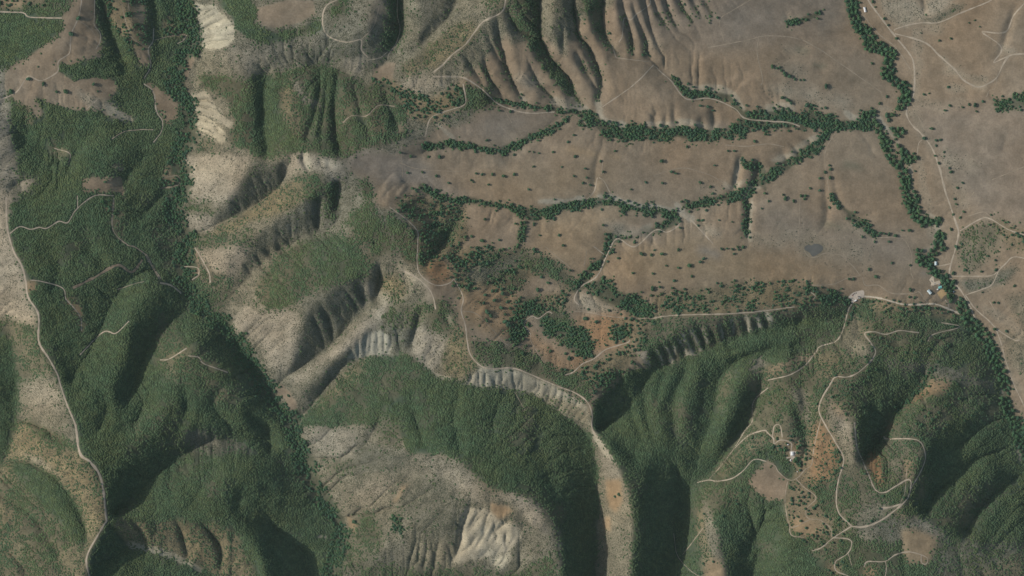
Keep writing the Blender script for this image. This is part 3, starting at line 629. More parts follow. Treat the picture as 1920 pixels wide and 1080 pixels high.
area('gold', P2('85,1010 150,1040 165,1060 165,1100 120,1070'), 1, 3, .6)
area('dry', P2('48,528 66,526 70,545 52,548'), .5, 1.5)
area('greyscrub', P2('0,340 30,335 40,345 30,380 18,370'), .8, 2, .6)
area('grass', P2('153,-60 175,-60 177,43 192,80 190,110 163,112 133,123 113,117 110,133 133,150 187,143 213,150 222,165 200,192 222,208 245,218 250,228 230,230 190,212 165,208 133,205 100,195 67,180 82,213 70,222 50,200 30,197 20,173 8,167 10,133 30,117 47,110 77,87 117,57 117,33 133,13'), .4, 1)
area('pale', P2('140,168 165,176 185,188 205,190 245,220 235,228 200,212 165,200'), .6, 2)
area('creamgrey', P2('195,195 215,205 246,222 248,229 225,225 200,215'), .5, 1)
area('park', P2('-160,-160 120,-160 110,0 60,12 0,20 -160,20'), 1, 2)
area('dry', P2('5,5 45,0 40,18 12,16'), .6, 2)
area('park', P2('188,-60 270,-60 275,50 280,95 284,128 262,124 253,98 225,65 198,35'), .6, 1.5)
area('grey', P2('250,10 272,10 276,50 255,35'), .8, 2, .6)
area('grass', P2('253,92 280,95 283,125 262,123'), .4, 1)
area('parkg', P2('310,20 340,50 352,70 320,72 305,60'), .8, 1.5)
area('grass', P2('270,150 290,157 300,168 325,178 333,190 333,220 318,240 305,225 292,200 286,175'), .4, 1)
area('grass', P2('342,110 368,108 358,130 350,152 343,140'), .5, 1)
area('grass', P2('152,335 185,331 228,332 236,372 222,362 185,362 156,360'), .35, 1)
area('scrub', P2('208,312 224,303 236,318 225,326'), .4, 1)
area('park', P2('305,310 318,308 320,330 305,335'), .6, 1)
area('park', P2('300,330 335,330 335,352 305,355'), .6, 1)
area('gold', P2('95,265 130,270 132,290 110,300 95,290'), 1, 2, .5)
area('gold', P2('30,195 60,205 62,235 48,232'), .8, 1, .8)
area('park', P2('185,380 212,378 214,400 190,398'), .8, 1.5, .7)
area('gold', P2('205,400 235,395 230,450 213,430'), .9, 1.5, .5)
area('gold', P2('295,650 345,640 440,690 450,760 400,760 350,720 310,700'), 1.2, 5, .55)
area('gold', P2('250,800 275,790 270,840 240,860'), 1, 5, .35)
area('gold', P2('130,540 160,600 155,625 140,610 120,570'), .8, 2, .6)
area('dry', P2('138,568 152,575 155,595 146,592'), .4, 1)
area('dry', P2('122,560 128,560 134,575 126,572'), .4, 1)
area('greyscrub', P2('350,805 400,808 440,820 480,850 430,850 370,845 330,830'), .8, 3)
area('gold', P2('210,978 250,975 300,978 400,980 440,1000 480,1080 480,1240 420,1110 390,1070 300,1038 240,1020'), .5, 2)
area('white', P2('236,1020 242,1014 278,1024 300,1028 352,1050 386,1070 380,1074 300,1045 250,1030'), .5, 1, .6)
area('creamgrey', P2('590,1005 612,1004 612,1008 592,1011'), .2, 1)
# canyon woods along the left river
for L, w in ((RIV_L, 15),):
    strip('trees', [(a, b) for a, b, c in L], w, .8, 3, 1)
strip('grass', [(528,735),(541,748),(545,760)], 8, .6, 1.5)
strip('grass', [(370,475),(372,500),(372,520)], 2.5, .6, 1.5)
# --- south east block
area('forest', P2('1300,905 1350,870 1400,800 1415,750 1445,705 1500,690 1540,655 1570,640 1590,590 1625,560 1700,575 1760,580 1800,592 1830,620 1880,720 1900,800 1960,960 2080,1080 2080,1240 1300,1240'), .5, 2)
area('mixed', P2('1445,720 1500,690 1560,655 1600,600 1640,575 1720,600 1640,640 1650,680 1610,720 1605,800 1620,880 1650,925 1700,940 1700,1000 1600,1010 1560,1060 1500,1010 1470,940 1490,890 1440,840 1400,850 1340,895 1390,830 1410,760'), 1, 5)
area('mixed', P2('1640,610 1740,620 1790,600 1800,640 1740,690 1660,670'), 1.2, 5, .8)
area('mixed', P2('1680,780 1740,740 1800,740 1780,790 1740,830 1735,860 1700,905 1660,915 1650,850'), 1.2, 5, .9)
area('mixed', P2('1800,700 1880,760 1880,800 1800,780 1770,750'), 1.2, 5, .6)
area('mixed', P2('1320,900 1400,905 1420,940 1340,960 1330,1060 1310,1080 1300,960'), 1.2, 5, .7)
area('thin', P2('1440,720 1500,690 1560,650 1580,630 1600,660 1600,700 1540,750 1500,740 1450,780'), 1, 3, .8)
area('scrub', P2('1590,580 1605,590 1620,640 1640,660 1630,680 1590,660 1575,640'), .8, 3)
area('gold', P2('1530,660 1570,660 1590,690 1560,720 1530,700'), 1, 3, .7)
area('park', P2('1650,562 1760,575 1800,590 1790,600 1740,590 1660,585 1620,575'), .6, 2)
area('scrub', P2('1480,720 1510,735 1525,790 1512,790 1495,760 1478,740'), .6, 2)
area('scrub', P2('1550,740 1590,770 1600,800 1610,860 1640,890 1600,880 1575,850 1550,790'), .6, 2)
area('pale', P2('1555,755 1585,770 1600,800 1606,850 1590,840 1565,790'), .8, 3, .8)
area('dry', P2('1560,745 1585,765 1595,790 1575,785 1555,765'), .8, 3, .8)
area('orange', P2('1530,790 1545,800 1565,840 1575,870 1550,900 1525,905 1505,895 1510,870 1520,840'), .8, 3, .55)
area('orange', P2('1525,800 1545,790 1575,850 1560,905 1500,905 1500,870 1520,850'), 1, 4, .5)
area('orange', P2('1480,910 1515,920 1530,960 1500,960 1480,950'), 1, 4, .45)
area('park', P2('1440,810 1500,820 1520,850 1520,900 1490,900 1470,870 1450,850'), .7, 2)
area('orange', P2('1470,820 1490,835 1500,850 1485,850'), .8, 2, .5)
area('forest', P2('1440,840 1470,855 1495,880 1485,897 1462,885 1445,865'), .4, 1.5)
area('grass', P2('1400,902 1420,880 1440,862 1450,868 1460,885 1478,900 1476,925 1466,938 1440,940 1415,920'), .25, 1)
area('park', P2('1480,905 1510,910 1535,940 1560,975 1560,1000 1530,1010 1490,1005 1475,980 1472,940'), .6, 2)
area('dry', P2('1485,965 1515,970 1535,985 1530,1005 1500,1003 1485,990'), .7, 3, .9)
area('thin', P2('1540,905 1575,900 1570,960 1545,965 1525,930'), .8, 2, .9)
area('greenscrub', P2('1570,880 1620,880 1650,930 1660,950 1640,965 1600,980 1575,960'), .8, 2)
area('scrub', P2('1620,945 1690,945 1640,975 1600,985 1610,960'), .8, 2)
area('orange', P2('1630,845 1655,855 1660,900 1655,920 1640,905 1625,870'), .7, 2, .9)
area('greenscrub', P2('1660,830 1700,825 1730,850 1725,890 1700,900 1670,910 1655,880'), .8, 2)
area('scrub', P2('1665,860 1690,865 1695,890 1670,885'), 1, 2, .7)
area('dry', P2('1695,860 1718,862 1705,900 1695,895'), .7, 2, .8)
area('orange', P2('1727,720 1735,700 1785,710 1780,730 1740,740 1690,775 1665,800 1655,820 1680,790 1700,760'), .5, 2, .7)
area('dry', P2('1730,690 1785,705 1780,745 1775,780 1768,770 1775,735 1730,740 1720,725'), .7, 3, .7)
area('greyscrub', P2('1650,672 1740,678 1800,690 1870,720 1860,735 1790,715 1700,700 1660,690'), .6, 3)
area('gold', P2('1710,920 1735,880 1735,930 1700,945'), .8, 3, .7)
area('gold', P2('1760,940 1830,920 1820,980 1790,1000 1750,980'), 1, 5, .7)
area('dry', P2('1680,960 1715,965 1720,975 1690,975'), .7, 2, .8)
area('greyscrub', P2('1600,985 1680,970 1740,980 1780,1010 1690,1020 1620,1015'), .8, 3)
area('pale', P2('1610,1000 1640,992 1640,1010 1605,1015'), 1, 3, .7)
area('thin', P2('1600,1015 1690,1015 1692,1080 1600,1080'), .6, 3, .6)
area('dry', P2('1686,990 1720,990 1762,1005 1760,1030 1740,1058 1700,1062 1692,1030'), .5, 2)
area('pale', P2('1700,965 1740,980 1780,1005 1760,1010 1720,990'), .8, 2, .8)
area('greyscrub', P2('1765,1010 1850,1005 1960,1020 1960,1100 1740,1100 1745,1060'), .6, 4, .75)
area('gold', P2('1830,1080 1880,1050 1930,1030 1960,1100 1850,1140'), .7, 3, .8)
area('gold', P2('1310,950 1325,960 1345,1010 1360,1060 1375,1100 1330,1100 1318,1040 1305,1000'), .4, 2, .9)
area('scrub', P2('1316,935 1328,950 1342,990 1358,1040 1366,1080 1360,1100 1335,1100 1340,1050 1325,1000'), .5, 1.5)
area('dry', P2('1322,1050 1345,1045 1360,1060 1365,1100 1320,1100'), .5, 2)
area('park', P2('1550,1060 1580,1050 1575,1080 1550,1070'), .6, 2)
area('dry', P2('1620,1068 1645,1062 1640,1080 1620,1080'), .7, 2)
area('gold', P2('1400,690 1450,690 1490,670 1500,680 1460,700 1425,720 1400,740'), .8, 3, .7)
area('pale', P2('1405,680 1425,665 1440,680 1415,705 1403,700'), .8, 2, .8)
area('gold', P2('1360,870 1400,840 1430,815 1440,830 1410,860 1370,890 1340,898'), .8, 2, .7)
# right of the right river
area('greenscrub', P2('1800,440 1850,415 1880,420 1870,470 1840,500 1810,510 1800,480'), 1, 3, .7)
area('greyscrub', P2('1795,525 1860,520 1870,505 1910,500 1880,530 1850,540 1815,548'), .7, 2)
area('parkg', P2('1860,410 1920,430 1960,440 1960,480 1900,470 1870,440'), 1, 3, .7)
area('scrub', P2('1890,560 1960,550 1960,640 1910,600'), 1, 4, .8)
area('scrub', P2('1875,620 1960,640 1960,720 1900,690'), 1, 4, .8)
area('trees', P2('1860,190 1885,185 1920,175 1960,165 1960,185 1900,205 1870,205'), .8, 1.5, .9)
# creeks lined with trees
for w, pts in [
 (6, '800,275 850,272 900,278 940,282 1000,258 1040,240 1066,222'),
 (4, '930,188 1000,200 1050,208 1080,210'), (4, '700,148 740,172 800,186'),
 (13,'1100,222 1130,236 1160,246 1220,248 1300,250 1350,250 1400,240'),
 (18,'1400,236 1440,222 1500,222 1540,228 1552,240'),
 (6, '1080,212 1115,214 1130,236'),
 (7, '1262,150 1280,168 1300,178 1330,178'), (9, '1330,178 1370,188 1395,208 1402,218'),
 (10,'1555,240 1590,238 1625,232'),
 (11,'1552,250 1530,275 1500,292 1460,320'), (12,'1460,320 1430,340 1400,358 1380,360'),
 (5, '790,350 840,372 900,380 960,388'), (9,'960,390 1000,402 1040,392 1080,382'),(10,'1080,382 1115,378 1150,380 1200,388 1260,404'),
 (9, '1262,400 1268,415 1240,428 1200,440 1165,446 1145,442'), (8,'1150,440 1140,465 1130,490'), (9,'1130,490 1100,515 1085,540'),
 (7, '1290,384 1330,376 1380,366 1400,370'), (7,'1398,372 1402,400 1402,440'),
 (6, '985,420 975,450 965,470'), (5,'1475,42 1500,40 1535,25'),
 (9, '1592,400 1610,418 1625,428'), (5,'1560,368 1580,390 1600,405 1620,430 1640,438'),
 (6,'1390,300 1412,316 1420,308 1430,320 1425,345 1405,358'),
 (5,'1598,560 1590,600 1575,640'), (6,'1750,690 1720,735 1680,770'),
 (7,'1540,560 1570,555 1585,570'),(5,'1490,550 1530,545'),
]:
    strip('trees', P2(pts), w*(.88 if w < 12 else .95), .45, 2.5, 1, .7)
area('thin', P2('962,-20 1012,-20 1012,65 1027,103 1050,127 1079,173 1096,202 1086,203 1066,172 1040,150 1016,125 1000,97 985,72 960,47 955,30 972,34'), .3, 1.5)
area('greenscrub', P2('1085,-20 1129,-20 1132,47 1140,72 1158,97 1165,108 1150,100 1130,76 1115,52 1098,30'), .3, 1.5)
for pts in ('1073,-10 1075,20 1080,45 1083,70 1098,83 1110,107 1121,140 1125,165 1119,190', '1180,60 1184,95', '1205,68 1213,100', '1170,30 1176,50', '1230,25 1244,45','1252,22 1266,50','1278,14 1298,42','1302,10 1312,30','1322,5 1335,30','1092,115 1104,146','1000,140 1012,160 1026,175 1042,192','900,120 912,142 926,166','928,70 945,120 960,158'):
    strip('thin', P2(pts), 2.6, .3, 1.5, .8)
for q_ in ('362,32 380,24 398,16','368,44 386,36 402,26','374,52 396,44 418,32','380,60 405,56 436,44','384,66 410,64 438,60','380,80 405,76 436,70','382,70 402,67 425,66','363,186 385,184 400,196','362,196 380,200 402,204 416,212','366,208 390,218 412,226','366,222 388,228 408,240','366,232 386,240 402,254','370,246 392,258 408,268','405,240 418,250 424,258'):
    strip('creamgrey', P2(q_), 1.8, .7, 1.5, .9); strip('greyscrub', [(a+1, b+3) for a, b in P2(q_)], 1.0, .9, 1.5, .55, 1.2)
# pale cut banks beside the creeks
for w, k, pts in [
 (5,.8,'1122,195 1128,215 1140,228 1170,235'),(6,.6,'1215,232 1260,232 1290,228 1330,236 1350,238'),(5,.8,'1290,165 1330,166 1365,172 1385,190 1396,205'),
 (4,.8,'1123,366 1160,372 1200,384 1240,392 1262,394'),(4,.8,'1012,380 1060,376 1095,372'),(5,.5,'1160,436 1190,436 1220,424'),
 (4,.9,'1386,300 1381,320 1379,345'),(6,.7,'1450,300 1480,290 1510,268 1530,258'),(5,.6,'1395,340 1372,352 1360,346'),
 (4,.7,'1410,372 1408,400 1406,430 1408,450'),(6,.6,'1440,203 1470,198 1490,205'),(5,.8,'1585,212 1600,222 1604,222'),(5,.5,'1470,35 1500,32'),
 (6,.7,'1040,190 1060,200 1085,205'),(5,.7,'1075,185 1090,200 1100,205'),(5,.6,'975,175 985,190'),(5,.9,'1636,220 1650,226 1664,240'),
 (2.5,.9,'1664,240 1680,265 1695,290 1708,310 1711,345 1714,370'),(3,.9,'1714,370 1724,398 1745,402 1757,422 1756,440 1748,462'),
 (4,.6,'1735,470 1745,468 1752,472'),(3,.8,'1828,610 1838,625 1832,622'),(2,.8,'1860,660 1863,690 1870,705'),(2.5,.8,'1878,730 1886,770 1900,810 1915,860'),
 (5,.6,'1270,385 1280,398 1296,410'),(5,.6,'1395,365 1412,352 1425,350'),(3,.7,'820,235 830,245 850,262'),
]:
    strip('wash', P2(pts), w, .5, 2.5, k)
for w, k, pts in [(9,.35,'1722,60 1716,140 1712,190 1722,235 1750,275'),(7,.35,'1725,300 1730,340 1740,400 1745,440'),(12,.25,'1775,290 1790,340 1800,380'),(6,.4,'1870,640 1890,690 1910,730'),(8,.4,'1850,580 1880,600 1915,625'),(10,.3,'1720,180 1760,200 1800,190'),(5,.5,'1845,150 1800,140 1770,110')]:
    strip('pale', P2(pts), w, .8, 6, k)
# soft swells of bleached grass and green flushes
for (x, y, r, c, k) in [(1480,130,26,'pale',.51),(1500,170,30,'pale',.59),(1560,185,26,'pale',.59),(1460,165,20,'pale',.51),(1490,90,18,'pale',.42),(1600,425,24,'pale',.51),(1500,440,34,'pale',.51),(1570,460,50,'pale',.51),(1440,450,26,'pale',.51),
   (1150,420,18,'pale',.59),(1175,430,18,'pale',.68),(1335,430,18,'pale',.51),(1080,280,14,'dry',.8),(1110,290,10,'dry',.8),(1150,290,12,'dry',.6),(990,150,20,'pale',.68),(1060,190,16,'pale',.68),(1330,350,20,'pale',.34),(1210,440,24,'grey',.8),(1350,230,16,'grey',.8),(1790,130,18,'pale',.51),(1795,165,14,'pale',.68),(1835,160,12,'white',.6),(1890,90,12,'pale',.6),
   (1560,420,14,'moist',.65),(1505,90,12,'moist',.65),(1540,120,9,'moist',.65),(1598,310,14,'moist',.65),(1700,210,10,'pale',.51),(1660,205,8,'pale',.51),(1740,510,10,'grey',.9),(1330,470,20,'grey',.8),(1800,300,26,'pale',.51),(1420,30,30,'grey',.8),(1220,80,20,'pale',.34)]:
    s, d, v = line_dist([(x-r*.8, y), (x+r*.8, y+r*.3)], r*1.2, .8); apply(s, np.clip(1-d/r, 0, 1)**1.5, c, k)
Cc_ *= np.array([.81, .86, .855], np.float32)
Cc_ *= (1+fbm(60, 400, 5, .65)*.26)[..., None]
Cc_ *= (1+fbm(13, 410, 2)*.16)[..., None]
t_ = fbm(110, 420, 4)[..., None]; Cc_ *= 1+t_*np.array([.10, .01, -.08], np.float32)
t_ = np.clip(noise(5, 430)*noise(13, 431)*2.2, -.5, .5)[..., None]; Cc_ *= 1+t_*.2
#DATA_END

# woods: worn margins, thinner spots where soil shows
for q_ in GALP: area('trees', q_, .2, 1.5, .72)
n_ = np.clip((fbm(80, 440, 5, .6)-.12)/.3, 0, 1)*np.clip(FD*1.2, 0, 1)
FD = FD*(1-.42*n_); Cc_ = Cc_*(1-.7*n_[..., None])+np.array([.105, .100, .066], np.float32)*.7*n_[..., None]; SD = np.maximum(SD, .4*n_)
FD = FD*.45+blur(FD, 3)*.55; TD = TD*.6+blur(TD, 2)*.4; Cc_ = np.stack([Cc_[..., k]*.6+blur(Cc_[..., k], 2)*.4 for k in range(3)], -1)
area('moist', P2('1502,464 1515,455 1526,456 1540,454 1550,463 1545,474 1533,482 1523,484 1510,478'), .3, 2, .5)
# pond, yards
POND = P2('1508,463 1515,459 1522,460 1527,457 1536,458 1543,463 1541,471 1533,477 1524,481 1518,474 1510,469')
LOT = P2('1590,557 1599,549 1608,546 1619.5,545 1619.5,557 1612,559 1606,562 1599,569 1596,565 1596,561')
YARD = P2('1742,525 1748,518 1751,521 1750,527 1757,529 1761,526 1763,530 1757,533 1752,534 1748,537 1745,535 1746,531')
ARENA = P2('1757,549 1766,543 1773,546 1776,551 1769,556 1765,561 1760,555')
PAD = P2('1480,847 1484,845 1494,847 1494,851 1490,853 1490,858 1485,862 1484,866 1481,864 1483,858 1475,860 1474,858 1481,856')
for q in (POND, LOT, ARENA): flat_at(q, soft=3)
KEEP2 = [[(a-r,b-r),(a+r,b-r),(a+r,b+r),(a-r,b+r)] for a,b,r in ((1754.6,493.8,5),(1742.6,547.4,6),(1762.6,538.8,5),(1621.5,18,5),(1485,850.4,5),(1788,547,3),(1604,563.6,3))]
for q in [POND, LOT, YARD, ARENA, PAD]+KEEP2:
    s, m = poly_mask(q, 0, 1.5)
    for A in (FD, TD, SD): A[s] *= (1-np.clip(m*2, 0, 1))

# ------------------------------------------------------------------ lookups
def samp(A, x, y):
    x = np.clip((np.asarray(x, float)-X0)/ST, 0, GW-1.001); y = np.clip((np.asarray(y, float)-Y0)/ST, 0, GH-1.001)
    xi = x.astype(int); yi = y.astype(int); fx = x-xi; fy = y-yi
    return (A[yi, xi]*(1-fx)+A[yi, xi+1]*fx)*(1-fy)+(A[yi+1, xi]*(1-fx)+A[yi+1, xi+1]*fx)*fy
wx = lambda px: (np.asarray(px)-960)*M
wy = lambda py: (540-np.asarray(py))*M
def W3(px, py, dz=0.0): return Vector((float(wx(px)), float(wy(py)), float(samp(Z, px, py))+dz))

# ------------------------------------------------------------------ materials
def mat(name, rgb, rough=.9, var=.0, scale=1.0, metal=0.0, inst=0.0, bump=0.0, rgb2=None):
    m = bpy.data.materials.new(name); m.use_nodes = True; n = m.node_tree.nodes; l = m.node_tree.links
    b = n['Principled BSDF']; b.inputs['Roughness'].default_value = rough; b.inputs['Metallic'].default_value = metal
    b.inputs['Specular IOR Level'].default_value = .15 if metal == 0 else .5
    g = n.new('ShaderNodeNewGeometry'); tx = n.new('ShaderNodeTexNoise'); tx.inputs['Scale'].default_value = scale; tx.inputs['Detail'].default_value = 3
    l.new(g.outputs['Position'], tx.inputs['Vector'])
    mx = n.new('ShaderNodeMix'); mx.data_type = 'RGBA'
    c2 = rgb2 or tuple(max(0, v*(1-var)) for v in rgb); c1 = tuple(min(1, v*(1+var)) for v in rgb)
    mx.inputs['A'].default_value = (*c2, 1); mx.inputs['B'].default_value = (*c1, 1)
    mr = n.new('ShaderNodeMapRange'); mr.inputs[1].default_value = .35; mr.inputs[2].default_value = .65
    l.new(tx.outputs['Fac'], mr.inputs[0]); l.new(mr.outputs[0], mx.inputs['Factor'])
    out = mx.outputs['Result']
    if inst:
        t9 = n.new('ShaderNodeTexNoise'); t9.inputs['Scale'].default_value = .006; t9.inputs['Detail'].default_value = 5; t9.inputs['Roughness'].default_value = .65; l.new(g.outputs['Position'], t9.inputs['Vector'])
        m9 = n.new('ShaderNodeMapRange'); m9.inputs[1].default_value = .38; m9.inputs[2].default_value = .66; l.new(t9.outputs['Fac'], m9.inputs[0])
        x9 = n.new('ShaderNodeMix'); x9.data_type = 'RGBA'; x9.blend_type = 'MULTIPLY'; x9.inputs['B'].default_value = (1.32, 1.07, .92, 1) if name == 'chaparral_leaves' else (1.12, 1.04, .95, 1); l.new(m9.outputs[0], x9.inputs['Factor']); l.new(out, x9.inputs['A']); out = x9.outputs['Result']
        oi = n.new('ShaderNodeObjectInfo'); hs = n.new('ShaderNodeHueSaturation')
        r1 = n.new('ShaderNodeMapRange'); r1.inputs[3].default_value = 1-inst; r1.inputs[4].default_value = 1+inst
        r2 = n.new('ShaderNodeMapRange'); r2.inputs[3].default_value = .47; r2.inputs[4].default_value = .515
        wn = n.new('ShaderNodeTexWhiteNoise'); wn.noise_dimensions = '1D'; l.new(oi.outputs['Random'], wn.inputs['W'])
        l.new(oi.outputs['Random'], r1.inputs[0]); l.new(wn.outputs['Value'], r2.inputs[0])
        l.new(r1.outputs[0], hs.inputs['Value']); l.new(r2.outputs[0], hs.inputs['Hue']); l.new(out, hs.inputs['Color']); out = hs.outputs[0]
    l.new(out, b.inputs['Base Color'])
    if bump:
        bp = n.new('ShaderNodeBump'); bp.inputs['Strength'].default_value = bump; bp.inputs['Distance'].default_value = 1
        l.new(tx.outputs['Fac'], bp.inputs['Height']); l.new(bp.outputs[0], b.inputs['Normal'])
    return m
def ground_mat():
    m = bpy.data.materials.new('hillside_soil'); m.use_nodes = True; n = m.node_tree.nodes; l = m.node_tree.links
    b = n['Principled BSDF']; b.inputs['Roughness'].default_value = .95; b.inputs['Specular IOR Level'].default_value = .05
    a = n.new('ShaderNodeAttribute'); a.attribute_name = 'cover'
    g = n.new('ShaderNodeNewGeometry')
    def nz(sc, det, lo, hi, o1, o2, rough=.6):
        t = n.new('ShaderNodeTexNoise'); t.inputs['Scale'].default_value = sc; t.inputs['Detail'].default_value = det; t.inputs['Roughness'].default_value = rough
        l.new(g.outputs['Position'], t.inputs['Vector'])
        r = n.new('ShaderNodeMapRange'); r.inputs[1].default_value = lo; r.inputs[2].default_value = hi; r.inputs[3].default_value = o1; r.inputs[4].default_value = o2
        l.new(t.outputs['Fac'], r.inputs[0]); return t, r
    t1, r1 = nz(.02, 6, .3, .7, .86, 1.14, .7); t2, r2 = nz(.16, 4, .3, .7, .88, 1.12)
    mu = n.new('ShaderNodeMath'); mu.operation = 'MULTIPLY'; l.new(r1.outputs[0], mu.inputs[0]); l.new(r2.outputs[0], mu.inputs[1])
    vm = n.new('ShaderNodeVectorMath'); vm.operation = 'SCALE'; l.new(a.outputs['Color'], vm.inputs[0]); l.new(mu.outputs[0], vm.inputs['Scale'])
    t3, r3 = nz(.28, 2, .47, .60, 0, 1)
    sp = n.new('ShaderNodeMath'); sp.operation = 'MULTIPLY'; l.new(r3.outputs[0], sp.inputs[0]); l.new(a.outputs['Alpha'], sp.inputs[1])
    mx = n.new('ShaderNodeMix'); mx.data_type = 'RGBA'; l.new(sp.outputs[0], mx.inputs['Factor']); l.new(vm.outputs[0], mx.inputs['A']); mx.inputs['B'].default_value = (.075, .075, .050, 1)
    l.new(mx.outputs['Result'], b.inputs['Base Color'])
    bp = n.new('ShaderNodeBump'); bp.inputs['Strength'].default_value = .5; bp.inputs['Distance'].default_value = 1.2
    l.new(t2.outputs['Fac'], bp.inputs['Height']); l.new(bp.outputs[0], b.inputs['Normal'])
    return m
MT = {}
MT['ground'] = ground_mat()
MT['canopy'] = mat('chaparral_leaves', (.061,.104,.054), .8, .2, .05, inst=.19)
MT['tree'] = mat('oak_leaves', (.040,.088,.052), .8, .2, .3, inst=.22)
MT['bright'] = mat('willow_leaves', (.046,.106,.052), .8, .2, .2, inst=.22)
MT['shrub'] = mat('shrub_leaves', (.088,.098,.070), .85, .2, .3, inst=.3)
MT['bark'] = mat('bark', (.12,.09,.07), .9, .2, 3)
MT['dirt'] = mat('packed_dirt', (.33,.285,.222), .95, .14, .06)
MT['dirt_dim'] = mat('worn_grass_track', (.262,.220,.166), .95, .14, .06)
MT['gravel'] = mat('pale_gravel', (.43,.38,.30), .95, .12, .15)

# ------------------------------------------------------------------ mesh helpers
def link(name, verts, faces, material, parent=None, mats=None, smooth=False, fm=None):
    me = bpy.data.meshes.new(name); me.from_pydata([tuple(v) for v in verts], [], faces); 
    for mm in (mats or [material]): me.materials.append(mm)
    if fm is not None: me.polygons.foreach_set('material_index', fm)
    if smooth: me.polygons.foreach_set('use_smooth', [True]*len(me.polygons))
    o = bpy.data.objects.new(name, me); COL.objects.link(o)
    if parent: o.parent = parent
    return o
def tag(o, label=None, cat=None, group=None, kind=None):
    if label: o['label'] = label
    if cat: o['category'] = cat
    if group: o['group'] = group
    if kind: o['kind'] = kind
    return o
def empty(name, loc, rz=0.0):
    o = bpy.data.objects.new(name, None); COL.objects.link(o); o.location = loc; o.rotation_euler = (0, 0, rz); o.empty_display_size = 1; return o
def box(x0, x1, y0, y1, z0, z1):
    v = [(x0,y0,z0),(x1,y0,z0),(x1,y1,z0),(x0,y1,z0),(x0,y0,z1),(x1,y0,z1),(x1,y1,z1),(x0,y1,z1)]
    f = [(0,3,2,1),(4,5,6,7),(0,1,5,4),(1,2,6,5),(2,3,7,6),(3,0,4,7)]
    return v, f
def merge(parts):
    V, F = [], []
    for v, f in parts:
        k = len(V); V += list(v); F += [tuple(i+k for i in q) for q in f]
    return V, F

# ------------------------------------------------------------------ the ground: one sheet, fine over the valley, coarse to the horizon
def axis(a, b, far):
    c = list(np.arange(a, b+.1, ST)); s = 4.0; lo = []; p = a
    while p > a-far: p -= s; lo.append(p); s *= 1.16
    s = 4.0; hi = []; p = b
    while p < b+far: p += s; hi.append(p); s *= 1.16
    return np.array(lo[::-1]+c+hi)
ax, ay = axis(-80, 2000, 6500), axis(-80, 1160, 6500)
AX, AY = np.meshgrid(ax, ay)
def refl(v, a, b):
    t = (v-a) % (2*(b-a)); return a+np.where(t > b-a, 2*(b-a)-t, t)
RX, RY = refl(AX, X0, X1), refl(AY, Y0, Y1)
ZZ = samp(Z, RX, RY)
CCC = np.stack([samp(Cc_[..., k], RX, RY) for k in range(3)]+[samp(SP, RX, RY)], -1)
co = np.stack([wx(AX), wy(AY), ZZ], -1).reshape(-1, 3).astype(np.float32)
nx, ny = len(ax), len(ay)
idx = np.arange(nx*ny).reshape(ny, nx)
q = np.stack([idx[:-1, :-1], idx[1:, :-1], idx[1:, 1:], idx[:-1, 1:]], -1).reshape(-1, 4)
me = bpy.data.meshes.new('terrain'); me.vertices.add(nx*ny); me.vertices.foreach_set('co', co.ravel())
me.loops.add(q.size); me.loops.foreach_set('vertex_index', q.ravel().astype(np.int32))
me.polygons.add(len(q)); me.polygons.foreach_set('loop_start', np.arange(0, q.size, 4, dtype=np.int32))
me.update(calc_edges=True); me.polygons.foreach_set('use_smooth', np.ones(len(q), bool))
at = me.attributes.new('cover', 'FLOAT_COLOR', 'POINT'); at.data.foreach_set('color', np.clip(CCC, 0, 1).reshape(-1).astype(np.float32))
me.materials.append(MT['ground'])
ter = bpy.data.objects.new('terrain', me); COL.objects.link(ter); tag(ter, kind='structure')

# ------------------------------------------------------------------ tracks and flat yards, laid on the ground
ROADMASK = np.zeros((GH, GW), np.float32)
def ribbon(name, pts, width, m, wob=.5):
    P = smooth_line([p[:2] for p in pts], 2.0); n = len(P)
    T = np.gradient(P, axis=0); T /= (np.hypot(T[:, 0], T[:, 1])[:, None]+1e-9); N = np.stack([-T[:, 1], T[:, 0]], 1)
    P = P+N*(np.convolve(rng.normal(0, 1, n+8), np.ones(9)/9, 'valid')[:n, None]*wob)
    hw = width/M/2*(1+.22*np.convolve(rng.normal(0, 1, n+4), np.ones(5)/2.2, 'valid')[:n])
    hw = np.clip(hw, width/M/2*.55, width/M/2*1.6)
    V, F = [], []
    for k, u in enumerate((-1, -.33, .33, 1)):
        Q = P+N*(hw*u)[:, None]
        z = samp(Z, Q[:, 0], Q[:, 1])+(.35 if abs(u) < .9 else .12)
        V.append(np.stack([wx(Q[:, 0]), wy(Q[:, 1]), z], 1))
    V = np.stack(V, 1).reshape(-1, 3)
    for i in range(n-1):
        for k in range(3):
            a = i*4+k; F.append((a, a+1, a+5, a+4))
    s, d, v = line_dist(P, 6); ROADMASK[s] = np.maximum(ROADMASK[s], (d < width/M/2+1.5))
    o = link(name, V, F, m, smooth=True); tag(o, kind='structure'); return o
def patch(name, poly, m, dz=.15):
    C0 = np.mean(poly, 0); P = smooth_line(list(poly)+[poly[0]], 1.2); n = len(P)
    V = [W3(C0[0], C0[1], dz)]; F = []; K = 6
    for k in range(1, K+1):
        for p in P:
            a = C0+(p-C0)*k/K; V.append(W3(a[0], a[1], dz))
    for i in range(n-1): F.append((0, 1+i+1, 1+i))
    for k in range(K-1):
        for i in range(n-1):
            a = 1+k*n+i; F.append((a, a+1, a+1+n, a+n))
    F = [f[::-1] for f in F]
    o = link(name, V, F, m); tag(o, kind='structure'); return o
